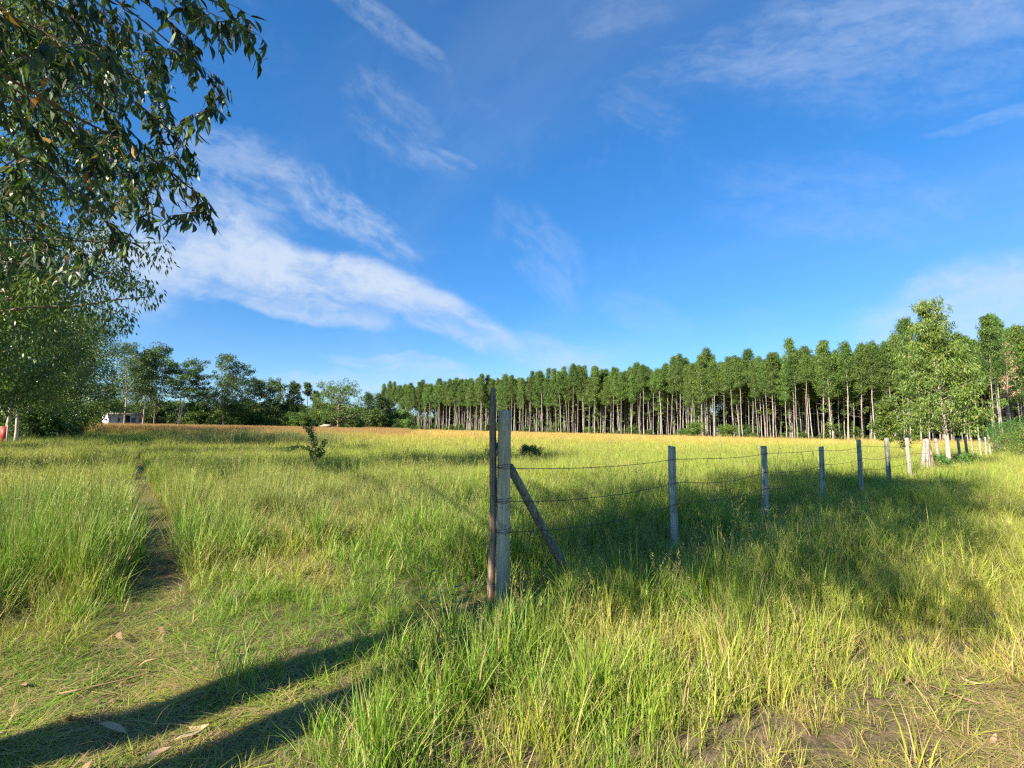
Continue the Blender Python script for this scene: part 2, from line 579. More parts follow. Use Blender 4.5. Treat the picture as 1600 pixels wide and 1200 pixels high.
def th(x, y):
    """ground height"""
    x, y = np.asarray(x, float), np.asarray(y, float)
    h = ss(y, 25, 110) * np.clip(0.1 - 0.0105 * x, -0.7, 1.0)
    h = h + 2.6 * ell(x, y, -84, 168, 36, 26, 0.8)
    near = 1 - ss(np.hypot(x, y), 30, 60)
    h = h + near * (0.05 * vnoise(x, y, 0.45, 5) + 0.02 * vnoise(x, y, 2.1, 8))
    h = h - 0.05 * path_mask(x, y) - 0.02 * bare_mask(x, y)
    return h


def gz(x, y):
    return float(th(np.array([x]), np.array([y]))[0])


def build_ground():
    def axis(fine, far, step):
        a = list(np.arange(0, fine, step))
        v, s = fine, step
        while v < far:
            a.append(v)
            s *= 1.12
            v += s
        a.append(far)
        return np.array(a)
    pos = axis(9, 2600, 0.12)
    xs = np.concatenate([-pos[:0:-1], pos])
    posy = axis(10, 3000, 0.12)
    ys = np.concatenate([-axis(3, 400, 0.4)[:0:-1], posy])
    X, Y = np.meshgrid(xs, ys)
    Z = th(X, Y)
    V = np.stack([X.ravel(), Y.ravel(), Z.ravel()], 1)
    nx, ny = len(xs), len(ys)
    i, j = np.meshgrid(np.arange(nx - 1), np.arange(ny - 1))
    a = (j * nx + i).ravel()
    me = make_mesh('ground', V, [np.stack([a, a + 1, a + nx + 1, a + nx], 1)], [M['ground']], smooth=True)
    tag(add('ground', me), 'open grassy field floor of brown soil and thatch', None, None, 'structure')


build_ground()


# ------------------------------------------------------------------ leaves
T_FAR = (np.array([[0, 0, 0], [.42, .5, .03], [1, 0, -.05], [.42, -.5, .03]]), None, np.array([[0, 1, 2, 3]]))
_rows = [(0, 0.06), (.16, .38), (.42, .5), (.7, .34), (1, 0)]


def leaf_template(bend):
    V = []
    for a, w in _rows[:-1]:
        c = bend * (a - a * a) * 1.0
        V += [[a, w + c * 2.2, -.10 * a * a], [a, -w + c * 2.2, -.10 * a * a]]
    V.append([1, 0, -.10])
    f4 = np.array([[0, 2, 3, 1], [2, 4, 5, 3], [4, 6, 7, 5]])
    f3 = np.array([[6, 8, 7]])
    return np.array(V), f3, f4


T_NEAR = leaf_template(0.9)
T_NEAR2 = leaf_template(-0.9)


def unit(v):
    return v / (np.linalg.norm(v, axis=-1, keepdims=True) + 1e-9)


def leaves_geo(P, D, Wd, L, W, tpl):
    """P base points, D along the leaf, Wd across; returns V, f3, f4"""
    T, f3, f4 = tpl
    D = unit(D)
    Wd = unit(Wd - (Wd * D).sum(1, keepdims=True) * D)
    Nn = np.cross(D, Wd)
    L, W = np.asarray(L)[:, None, None], np.asarray(W)[:, None, None]
    V = P[:, None, :] + T[None, :, 0:1] * L * D[:, None, :] + T[None, :, 1:2] * W * Wd[:, None, :] + T[None, :, 2:3] * L * Nn[:, None, :]
    k = len(T)
    off = (np.arange(len(P)) * k)[:, None, None]
    o3 = (f3[None] + off).reshape(-1, 3) if f3 is not None else None
    o4 = (f4[None] + off).reshape(-1, 4) if f4 is not None else None
    return V.reshape(-1, 3), o3, o4, k


def scatter_leaves(r, centres, radii, per, L, W, droop=0.9, flat=0.75, tpl=T_FAR, outward=0.5, axis_pt=None, hang=0.0):
    """leaves spread through clumps; per leaf random tone that follows the clump"""
    C = np.repeat(centres, per, 0)
    Rr = np.repeat(radii, per)
    n = len(C)
    d = unit(r.normal(size=(n, 3)))
    rr = r.uniform(0.25, 1.0, n) ** 0.6
    off = d * (rr * Rr)[:, None]
    off[:, 2] *= flat
    P = C + off
    if hang:
        P[:, 2] -= np.abs(r.normal(size=n)) * hang * Rr
    D = r.normal(size=(n, 3)) * 0.55
    D += unit(off) * outward
    D[:, 2] -= droop
    Wd = r.normal(size=(n, 3))
    Ls = L * r.uniform(0.7, 1.25, n)
    Ws = W * r.uniform(0.75, 1.25, n)
    V, f3, f4, k = leaves_geo(P, D, Wd, Ls, Ws, tpl)
    tone = np.clip(np.repeat(r.uniform(0, 1, len(centres)), per) * 0.45 + r.uniform(0, 1, n) * 0.55, 0, 1)
    return V, f3, f4, np.repeat(tone, k)


def limb(r, a, d, length, up=0.1, n=6, wob=0.08):
    P = [np.array(a, float)]
    d = np.array(d, float)
    d /= np.linalg.norm(d)
    for _ in range(n):
        d = d + r.normal(size=3) * wob + np.array([0, 0, up])
        d /= np.linalg.norm(d)
        P.append(P[-1] + d * length / n)
    return np.array(P)


def build_tree(seed, H, tr, bare, prof, nbr=26, asc=0.9, clump=0.7, per=60, leaf=(0.28, 0.11), droop=0.9, stems=1,
               spread=0.0, up=0.02, low=0, lean=(0, 0), steps=(0.45, 0.75, 1.0), flat=0.75, tpl=T_FAR, dead=0, hang=0.0, k=7, wob=0.012):
    """returns (trunk Geo, crown Geo); prof(t) gives crown radius, t from 0 at crown base to 1 at top"""
    r = np.random.RandomState(seed)
    tg, cg = Geo(), Geo()
    cs, rad = [], []
    for s in range(stems):
        a0 = r.uniform(0, 6.28)
        sx, sy = (math.cos(a0 + s * 2.4) * spread, math.sin(a0 + s * 2.4) * spread) if stems > 1 else (0, 0)
        Hs = H * (1 if s == 0 else r.uniform(0.8, 0.97))
        n = 12
        t = np.linspace(0, 1, n)
        bx = lean[0] * t ** 1.3 * Hs + sx * (0.15 + t) + np.cumsum(r.normal(size=n)) * wob * Hs * 0.35
        by = lean[1] * t ** 1.3 * Hs + sy * (0.15 + t) + np.cumsum(r.normal(size=n)) * wob * Hs * 0.35
        bx -= bx[0] - sx * 0.2
        by -= by[0] - sy * 0.2
        path = np.stack([bx, by, t * Hs], 1)
        path[0, 2] = -0.25
        rr = tr * (1.0 - 0.86 * t) * (1 + 0.35 * np.exp(-t * 22))
        V, f3, f4 = tube(path, rr, k, True, 0.06, seed + s)
        tg.put(V, f3, f4)
        nb = max(4, int(nbr / stems ** 0.6))
        for i in range(nb):
            u = (i + r.uniform(0, 1)) / nb
            h = bare + (1 - bare) * u * 0.985
            p = np.array([np.interp(h, t, path[:, c]) for c in range(3)])
            az = i * 2.399 + r.uniform(-.5, .5)
            L = prof(u) * r.uniform(0.72, 1.18) + 0.05
            el = asc * (0.65 + 0.5 * u)
            d = (math.cos(az) * math.cos(el), math.sin(az) * math.cos(el), math.sin(el))
            Lt = L / max(0.35, math.cos(el))
            lp = limb(r, p, d, Lt, up, 5, 0.10)
            rb = max(0.012, tr * 0.30 * (1 - 0.7 * h))
            V, f3, f4 = tube(lp, np.linspace(rb, rb * 0.3, len(lp)), 4, False)
            tg.put(V, f3, f4)
            for q in steps:
                c = np.array([np.interp(q * (len(lp) - 1), np.arange(len(lp)), lp[:, cc]) for cc in range(3)])
                cs.append(c + r.normal(size=3) * clump * 0.30)
                rad.append(clump * r.uniform(0.65, 1.2) * (0.75 + 0.25 * min(1, L)))
        cs.append(path[-1] + np.array([0, 0, 0.1]))
        rad.append(clump * 0.7)
        for i in range(low):
            h = r.uniform(0.12, bare)
            p = np.array([np.interp(h, t, path[:, c]) for c in range(3)])
            cs.append(p + r.normal(size=3) * np.array([0.45, 0.45, 0.3]))
            rad.append(clump * r.uniform(0.35, 0.8))
        for i in range(dead):
            h = r.uniform(0.25, bare)
            p = np.array([np.interp(h, t, path[:, c]) for c in range(3)])
            az = r.uniform(0, 6.28)
            lp = limb(r, p, (math.cos(az), math.sin(az), 0.35), r.uniform(0.4, 1.3), 0.0, 3, 0.12)
            V, f3, f4 = tube(lp, np.linspace(0.025, 0.008, len(lp)), 3, False)
            tg.put(V, f3, f4)
    cs, rad = np.array(cs), np.array(rad)
    V, f3, f4, tone = scatter_leaves(r, cs, rad, per, leaf[0], leaf[1], droop, flat, tpl, 0.6, hang=hang)
    cg.put(V, f3, f4, tone)
    return tg, cg


def place_tree(name, tm, cm, x, y, label, cat='tree', group=None, s=1.0, rz=None, sz=None, dz=0.0, r=rs):
    rz = r.uniform(0, 6.28) if rz is None else rz
    e = empty(name, (x, y, gz(x, y) + dz), label, cat, group, rz)
    e.scale = (s, s, sz or s)
    add('trunk', tm, e)
    add('crown', cm, e)
    return e


# ------------------------------------------------------------------ plantation forest
EDGE = np.array([(at(596, 236), 236), (at(700, 207), 207), (at(800, 182), 182), (at(1000, 150), 150), (at(1200, 114), 114),
                 (at(1300, 101), 101), (at(1450, 89), 89), (at(1600, 80), 80), (at(1800, 73), 73)], float)


def edge_point(s):
    """point and outward normal at arc length s along the forest edge"""
    seg = np.diff(EDGE, axis=0)
    L = np.linalg.norm(seg, axis=1)
    c = np.concatenate([[0], np.cumsum(L)])
    i = min(len(L) - 1, max(0, int(np.searchsorted(c, s, 'right')) - 1))
    p = EDGE[i] + seg[i] * (s - c[i]) / L[i]
    d = seg[i] / L[i]
    return p, np.array([-d[1], d[0]]), c[-1]


def forest_profile(u):
    return (0.9 + 1.35 * min(1, u / 0.22)) * (1.02 - u) ** 0.95 + 0.10


def build_forest():
    r = np.random.RandomState(21)
    kinds = []
    for i in range(9):
        H = 20.0
        bare = (0.56, 0.62, 0.48, 0.66, 0.54, 0.42, 0.58, 0.50, 0.70)[i]
        tg, cg = build_tree(300 + i, H, 0.118, bare, forest_profile, nbr=36 if bare > .5 else 42, asc=0.85, clump=0.66, per=54,
                            leaf=(0.30, 0.105), droop=0.8, dead=12, low=(1, 0, 5, 0, 2, 7, 0, 3, 0)[i], k=6, wob=0.008, steps=(0.35, 0.7, 1.0), flat=0.95)
        kinds.append((tg.mesh('plantation_trunk', [M['bark']], True), cg.mesh('plantation_crown', [M['forest_leaf']]), tg, cg))
    total = edge_point(0)[2]
    n = 0
    spots = []
    for row in range(4):
        s = r.uniform(0, 2)
        while s < total:
            p, nr, _ = edge_point(s)
            q = p + nr * (row * 3.1 + r.normal() * 0.6)
            s += (2.6 if row == 0 else 3.1) + r.uniform(-0.6, 0.9)
            spots.append((q[0], q[1], row))
    spots = spots[:296]
    for (x, y, row) in spots:
        km = kinds[r.randint(9)]
        sc = r.uniform(0.86, 1.08) * float(np.interp(y, [80, 115, 140, 200], [0.93, 0.95, 1.06, 1.02]))
        g = 'plantation trees along the edge of the wood' if row == 0 else 'plantation trees standing behind the edge row'
        px = 800 + 800 * x / y
        where = next((w for lim, w in (
            (690, 'at the far low end of the wood'), (772, 'just before the brown stake'),
            (900, 'seen above the slanting brace'), (1046, 'between brace and first line post'),
            (1190, 'between first and second line posts'), (1278, 'between second and third line posts'),
            (1338, 'between third and fourth line posts'), (1410, 'behind the small round crowned tree'),
            (1540, 'behind the pale young tree')) if px < lim), 'beyond the pale young tree near the shrubs')
        lb = ('tall edge plantation tree with bare pale trunk ' if row == 0 else 'slim plantation tree half hidden by edge trunks ') + where
        g = g + ' ' + where
        e = place_tree('plantation_tree', km[0], km[1], x, y, lb, 'tree', g, 1.0, r=r)
        wd = r.uniform(0.85, 1.15) * sc
        e.scale = (wd, wd, sc * r.uniform(0.95, 1.04) if row else sc)
        e.rotation_euler = (R(r.normal() * 1.4), R(r.normal() * 1.4), r.uniform(0, 6.28))
    # a few that stand out
    for px, y, H, k, lb in ((1105, 134, 23.4, 3, 'tall plantation tree whose rounded crown tops its neighbours above the second wire post'),
                            (1419, 99, 24.2, 8, 'tallest slim plantation tree with small crown poking above the canopy beside the pale young tree'),
                            (1566, 90, 22.6, 3, 'dark narrow plantation tree rising highest above the shrubs at the fence end'),
                            (752, 190, 21.6, 0, 'plantation tree with dark top rising directly above the brown stake'),
                            (1240, 110, 22.0, 6, 'pointed plantation tree topping the canopy above the third wire post')):
        km = kinds[k]
        place_tree('plantation_tree', km[0], km[1], at(px, y), y, lb, 'tree', None, H / 20.0, r=r)
    # pale leaning trunks near the end of the fence
    for px, y, sc, lb in ((1552, 62, 0.80, 'pale double trunked plantation tree standing nearest the far end of the fence'),
                          (1560, 64, 0.84, 'reddish slim trunked tree just behind the pale trunk at the fence end')):
        km = kinds[4 if px < 1555 else 7]
        e = place_tree('plantation_tree', km[0], km[1], at(px, y), y, lb, 'tree', None, sc, r=r)
    # reddish dead tree near the right edge of the wood
    tg, cg = build_tree(377, 15, 0.16, 0.45, lambda u: 1.1 * (1 - u * .6), nbr=22, asc=0.9, clump=0.5, per=10, leaf=(0.3, 0.1), dead=16)
    place_tree('dead_tree', tg.mesh('dead_trunk', [M['bark']], True), cg.mesh('dead_crown', [M['dead_leaf']]), at(1577, 74), 74,
               'dying tree with bare reddish twigs and sparse brown leaves in the wood edge', 'tree', r=r)
    # the rest of the wood as one mass
    src = bpy.data.collections.new('wood_sources')
    for i, (tm, cm, tg, cg) in enumerate(kinds[:6]):
        TV, CV = np.concatenate(tg.V), np.concatenate(cg.V)
        F = [np.concatenate(tg.F3), np.concatenate(tg.F4), np.concatenate(cg.F4) + len(TV)]
        me = make_mesh('wood_tree', np.vstack([TV, CV]), F, [M['bark'], M['forest_leaf']],
                       {'rnd': np.concatenate([np.zeros(len(TV)), np.concatenate(cg.a)])}, False, [0, 0, 1])
        src.objects.link(bpy.data.objects.new('wood_source_%02d' % i, me))
    pts = []
    for row in range(4, 17):
        s = r.uniform(0, 2)
        while s < total:
            p, nr, _ = edge_point(s)
            # the wood is thin in two places so that sky shows low between the trunks
            q = p + nr * (row * 3.1 + r.normal() * 0.7)
            thin = (abs(s - 0.50 * total) < 7 or abs(s - 0.64 * total) < 6) and row > 9
            s += 3.1 + r.uniform(-0.7, 0.9)
            if not thin:
                pts.append((q[0], q[1]))
    pts = np.array(pts)
    return src, pts


# ------------------------------------------------------------------ scatter (only for stuff nobody could count)
def scatter(name, coll, P, idx, rot, scl, tint, dry, label):
    me = bpy.data.meshes.new(name + '_points')
    me.vertices.add(len(P))
    me.vertices.foreach_set('co', np.asarray(P, np.float32).ravel())
    for nm, ty, key, dat in (('idx', 'INT', 'value', np.asarray(idx, np.int32)), ('rot', 'FLOAT_VECTOR', 'vector', rot),
                             ('scl', 'FLOAT_VECTOR', 'vector', scl), ('tint', 'FLOAT_VECTOR', 'vector', tint), ('dry', 'FLOAT', 'value', dry)):
        a = me.attributes.new(nm, ty, 'POINT')
        a.data.foreach_set(key, np.ascontiguousarray(dat if ty == 'INT' else np.asarray(dat, np.float32)).ravel())
    o = add(name, me)
    ng = bpy.data.node_groups.new(name, 'GeometryNodeTree')
    ng.interface.new_socket(name='Geometry', in_out='INPUT', socket_type='NodeSocketGeometry')
    ng.interface.new_socket(name='Geometry', in_out='OUTPUT', socket_type='NodeSocketGeometry')
    nd = ng.nodes.new
    gi, go = nd('NodeGroupInput'), nd('NodeGroupOutput')
    ci = nd('GeometryNodeCollectionInfo')
    ci.inputs['Collection'].default_value = coll
    ci.inputs['Separate Children'].default_value = True
    ci.inputs['Reset Children'].default_value = True
    iop = nd('GeometryNodeInstanceOnPoints')

    def na(nm, ty):
        n = nd('GeometryNodeInputNamedAttribute')
        n.data_type = ty
        n.inputs['Name'].default_value = nm
        return n.outputs['Attribute']
    e2r = nd('FunctionNodeEulerToRotation')
    ln = ng.links.new
    ln(gi.outputs[0], iop.inputs['Points'])
    ln(ci.outputs[0], iop.inputs['Instance'])
    iop.inputs['Pick Instance'].default_value = True
    ln(na('idx', 'INT'), iop.inputs['Instance Index'])
    ln(na('rot', 'FLOAT_VECTOR'), e2r.inputs[0])
    ln(e2r.outputs[0], iop.inputs['Rotation'])
    ln(na('scl', 'FLOAT_VECTOR'), iop.inputs['Scale'])
    ln(iop.outputs[0], go.inputs[0])
    md = o.modifiers.new('scatter', 'NODES')
    md.node_group = ng
    tag(o, label, None, None, 'stuff')
    return o


wood_src, wood_pts = build_forest()
_n = len(wood_pts)
_r = np.random.RandomState(5)
scatter('forest_interior', wood_src, np.column_stack([wood_pts, th(wood_pts[:, 0], wood_pts[:, 1])]), _r.randint(0, 6, _n),
        np.column_stack([_r.normal(size=_n) * .015, _r.normal(size=_n) * .015, _r.uniform(0, 6.28, _n)]),
        np.repeat(_r.uniform(0.86, 1.06, _n)[:, None], 3, 1), np.ones((_n, 3)), np.zeros(_n),
        'dense mass of dark plantation trees deep in the wood')


# ------------------------------------------------------------------ grass
def blades(r, n, rad, h, w, lean=0.25, bend=0.5, segs=4, lie=False, hvar=0.35):
    """n curved tapering blades; returns V, f3, f4, tt, rnd"""
    ang = r.uniform(0, 6.28, n)
    rr = rad * np.sqrt(r.uniform(0, 1, n))
    base = np.stack([rr * np.cos(ang), rr * np.sin(ang), np.full(n, -0.02)], 1)
    az = ang + r.normal(size=n) * 1.2
    out = np.stack([np.cos(az), np.sin(az), np.zeros(n)], 1)
    H = h * (1 + hvar * r.uniform(-1, 1, n))
    ln = np.abs(r.normal(size=n)) * lean + 0.04
    bd = np.abs(r.normal(size=n)) * bend + 0.08
    if lie:
        ln = r.uniform(1.1, 1.5, n)
        bd = r.uniform(0.0, 0.7, n)
    t = np.linspace(0, 1, segs + 1)
    # angle from vertical grows along the blade
    th_ = ln[:, None] + bd[:, None] * t[None] ** 1.5 * 1.6
    if lie:
        th_ = np.minimum(th_, 1.62)
    ds = H[:, None] / segs
    hx = np.concatenate([np.zeros((n, 1)), np.cumsum(np.sin(th_[:, :-1]) * ds, 1)], 1)
    hz = np.concatenate([np.zeros((n, 1)), np.cumsum(np.cos(th_[:, :-1]) * ds, 1)], 1)
    P = base[:, None] + out[:, None] * hx[..., None] + np.array([0, 0, 1.0]) * hz[..., None]
    if lie:
        P[..., 2] = np.maximum(P[..., 2], 0.004) + r.uniform(0, 0.03, n)[:, None]
    tw = az + np.pi / 2 + r.normal(size=n) * 0.9
    side = np.stack([np.cos(tw), np.sin(tw), np.zeros(n)], 1)
    wid = w * r.uniform(0.6, 1.3, n)[:, None] * (1 - t[None] ** 1.6) * np.where(t[None] < 0.2, 0.75, 1.0) * 0.5
    A = P + side[:, None] * wid[..., None]
    B = P - side[:, None] * wid[..., None]
    V = np.stack([A, B], 2)[:, :-1].reshape(n, -1, 3)
    V = np.concatenate([V, P[:, -1:]], 1)
    k = 2 * segs + 1
    q = np.array([[2 * i, 2 * i + 1, 2 * i + 3, 2 * i + 2] for i in range(segs - 1)])
    tri = np.array([[2 * segs - 2, 2 * segs - 1, 2 * segs]])
    off = (np.arange(n) * k)[:, None, None]
    tt = np.concatenate([np.repeat(t[:-1], 2), [1.0]])
    return V.reshape(-1, 3), (tri[None] + off).reshape(-1, 3), (q[None] + off).reshape(-1, 4), np.tile(tt, n), np.repeat(r.uniform(0, 1, n), k)


def seed_stalks(r, n, rad, h, w, airy=True):
    """thin stems with an open seed head"""
    V0, a3, a4, tt, rn = blades(r, n, rad, h, w, 0.10, 0.18, 4, hvar=0.25)
    k = 9
    tips = V0.reshape(n, k, 3)
    Ps, Ds, Ls, Ws = [], [], [], []
    for i in range(n):
        tip, mid = tips[i, -1], tips[i, -3]
        m = 16 if airy else 12
        for j in range(m):
            u = r.uniform(0, 1)
            p = mid + (tip - mid) * u * (1.0 if airy else 1.1)
            d = unit(r.normal(size=3) * (0.8 if airy else 0.25) + (tip - mid) / np.linalg.norm(tip - mid) * 0.9)
            Ps.append(p)
            Ds.append(d)
            Ls.append(h * (0.085 if airy else 0.06) * r.uniform(0.5, 1.2) * (1.1 - u * 0.6))
            Ws.append(w * (1.0 if airy else 1.6))
    Ps, Ds = np.array(Ps), np.array(Ds)
    hv, _, h4, kk = leaves_geo(Ps, Ds, r.normal(size=Ps.shape), Ls, Ws, T_FAR)
    V = np.vstack([V0, hv])
    f4 = np.vstack([a4, h4 + len(V0)])
    tt = np.concatenate([tt, np.ones(len(hv))])
    rn = np.concatenate([rn, np.repeat(r.uniform(0, 1, len(Ps)), kk)])
    head = np.concatenate([np.zeros(len(V0)), np.ones(len(hv))])
    return V, a3, f4, tt, rn, head


grass_src = bpy.data.collections.new('grass_sources')
SRC = {}


def add_sources(kind, count, fn):
    """each variant is unit height 1 at scale 1"""
    for i in range(count):
        r = np.random.RandomState(abs(hash(kind)) % 1000 + i) if False else np.random.RandomState(sum(map(ord, kind)) * 7 + i)
        res = fn(r)
        V, f3, f4, tt, rn = res[:5]
        head = res[5] if len(res) > 5 else np.zeros(len(V))
        me = make_mesh(kind, V, [f3, f4], [M['grass']], {'tt': tt, 'rnd': rn, 'head': head})
        n = len(grass_src.objects)
        grass_src.objects.link(bpy.data.objects.new('source_%03d_%s' % (n, kind), me))
        SRC.setdefault(kind, []).append(n)


# names sort by number, so the index is the order of linking
add_sources('fine', 10, lambda r: blades(r, 12, 0.05, 0.5, 0.0050, 0.16, 0.34, 4))
add_sources('stand', 8, lambda r: blades(r, 11, 0.045, 0.5, 0.0082, 0.09, 0.18, 4))
add_sources('arch', 6, lambda r: blades(r, 12, 0.05, 0.5, 0.0058, 0.30, 0.85, 5))
add_sources('flat', 8, lambda r: blades(r, 34, 0.24, 0.5, 0.014, 0.2, 0.3, 4, lie=True))
add_sources('seed', 8, lambda r: seed_stalks(r, 4, 0.06, 0.5, 0.0022, True))
add_sources('spike', 6, lambda r: seed_stalks(r, 3, 0.05, 0.5, 0.0026, False))
add_sources('mid', 10, lambda r: blades(r, 26, 0.15, 0.5, 0.0085, 0.14, 0.30, 3))
add_sources('mseed', 6, lambda r: seed_stalks(r, 9, 0.18, 0.5, 0.004, True))
add_sources('far', 10, lambda r: blades(r, 38, 0.42, 0.5, 0.022, 0.10, 0.22, 2))
add_sources('fseed', 5, lambda r: seed_stalks(r, 14, 0.5, 0.5, 0.010, True))
add_sources('vfar', 8, lambda r: blades(r, 60, 1.0, 0.5, 0.060, 0.08, 0.16, 2))

LUSH = np.array([0.094, 0.222, 0.017])
BRIGHT = np.array([0.235, 0.37, 0.028])
YELL = np.array([0.38, 0.385, 0.052])
GOLD = np.array([0.58, 0.38, 0.09])
RUST = np.array([0.42, 0.21, 0.065])
OLIVE = np.array([0.15, 0.18, 0.055])
DEEP = np.array([0.055, 0.120, 0.030])


def field(x, y):
    """height (m), tint and dryness of the grass over the field"""
    n1, n2, n3 = vnoise(x, y, 0.35, 31), vnoise(x, y, 0.9, 37), vnoise(x, y, 0.12, 41)
    nb = vnoise(x * 0.25, y, 0.16, 43)
    off = x - 1.0756 * y
    bare, pth = bare_mask(x, y), path_mask(x, y)
    h = 0.37 + 0.11 * n1 + 0.07 * n2
    # base colour
    k = np.clip(0.48 + 0.55 * n1 + 0.3 * n2, 0, 1)[:, None]
    c = LUSH * (1 - k) + BRIGHT * k
    dry = 0.13 + 0.12 * np.clip(n2, 0, 1)
    cn = vnoise(x, y, 1.5, 71, 2) * (1 - ss(y, 14, 24))
    h = h * (1 + 0.55 * cn)
    lc = np.clip(-cn * 1.8, 0, 0.6)[:, None]
    c = c * (1 - lc) + (YELL * 0.9) * lc
    dry = dry + 0.30 * np.clip(-cn - 0.1, 0, 1)
    # pasture beyond: yellow green, then gold near the wood
    a = (ss(y, 9, 22) * 0.62)[:, None]
    c = c * (1 - a) + (BRIGHT * (0.6 - 0.4 * n3[:, None]) + YELL * (0.4 + 0.4 * n3[:, None])) * a
    g = np.clip(ss(y + 14 * nb, 24, 60) * (0.72 + 0.25 * nb), 0, 1)[:, None]
    c = c * (1 - g) + YELL * g
    g2 = np.clip(ss(y + 12 * nb, 42, 88), 0, 1)[:, None]
    c = c * (1 - g2) + GOLD * g2
    # brown-red seeding grass on the far left, dark green tall stand before it
    px = 800 + 800 * x / np.maximum(y, 1)
    ru = (ss(px, 130, 230) * (1 - ss(px, 420, 640)) * ss(y + 14 * nb, 58, 118))[:, None]
    c = c * (1 - ru) + RUST * ru
    dk = (ss(px, 200, 290) * (1 - ss(px, 470, 620)) * ss(y, 36, 42) * (1 - ss(y, 60, 70)))[:, None] * 0.85
    c = c * (1 - dk) + DEEP * dk
    h = h + 0.30 * dk[:, 0] + 0.18 * ss(y, 30, 70)
    lg = (ss(px, -50, 60) * (1 - ss(px, 230, 330)) * ss(y, 30, 38) * (1 - ss(y, 60, 75)))[:, None] * 0.7
    c = c * (1 - lg) + BRIGHT * 0.9 * lg
    # the lush clumps left of the path
    lu = ell(x, y, -6.6, 6.4, 3.0, 2.4, 0.4)[:, None]
    c = c * (1 - lu) + LUSH * 1.15 * lu
    h = h + 0.16 * lu[:, 0]
    lf = (1 - ss(px, 60, 240)) * ss(y, 8, 11) * (1 - ss(y, 20, 28))
    c = c * (1 - 0.55 * lf[:, None]) + YELL * 0.55 * lf[:, None]
    # lodged pale grass between the path and the corner post
    lo = ell(x, y, -1.9, 5.0, 1.5, 1.7, 0.4)
    h = h * (1 - 0.48 * lo)
    # pale silvery flowering patch in the middle of the field
    si = ell(x, y, -4.2, 10.5, 3.0, 3.0, 0.5) + 0.7 * ell(x, y, 2.6, 6.8, 1.8, 1.0, 0.5)
    si = np.clip(si, 0, 1)[:, None]
    c = c * (1 - 0.5 * si) + OLIVE * 1.3 * 0.5 * si
    # yellow shorter strip outside the fence
    st = ss(off + 0.5 * n1, -2.6, -1.0) * (1 - 0.5 * (1 - ss(y, 3.0, 5.0)))
    c = c * (1 - 0.75 * st[:, None]) + (YELL * 0.75 + BRIGHT * 0.25) * 0.75 * st[:, None]
    h = h * (1 - 0.38 * st)
    dry = dry + 0.08 * st
    # near right: mixed straw
    nr = ell(x, y, 2.6, 3.0, 1.9, 1.3, 0.5)
    dry = dry + 0.16 * nr
    h = h * (1 - 0.35 * nr)
    c = c * (1 - 0.4 * nr[:, None]) + YELL * 0.4 * nr[:, None]
    # thick grass at the fence foot
    ff = ss(off, -6.2, -5.3) * (1 - ss(off, -4.2, -3.0)) * ss(y, 4.0, 5.0)
    h = h * (1 - 0.36 * ff)
    h = h * (1 - 0.55 * ell(x, y, -0.15, 4.45, 0.55, 0.45, 0.5))
    # short mown grass round the crossing
    cc = 0.68 * x - 0.73 * y + 0.3 * n2
    h = h * (1 - 0.28 * ss(cc, -3.0, -2.2) * (1 - ss(y, 2.4, 3.4)))
    mw = np.maximum(ell(x, y, -2.3, 2.6, 2.4, 2.2, 0.35) * (1 - ss(cc, -3.0, -1.9)), 0.85 * ell(x, y, 3.0, 2.3, 1.5, 1.3, 0.4))
    h = h * (1 - 0.70 * mw)
    lo = np.maximum(lo, 0.8 * mw)
    # trodden
    kk = np.maximum(bare, pth)
    h = h * (1 - 0.90 * kk)
    dry = dry + 0.34 * kk
    # keep the ground by the camera lower so nothing brushes the lens
    h = h * (0.42 + 0.58 * ss(y, 1.4, 3.2))
    h = np.minimum(h, 0.9 - 0.74 * mw)
    return np.clip(h, 0.05, 1.2), c, np.clip(dry, 0, 0.9), kk, lo, st, off


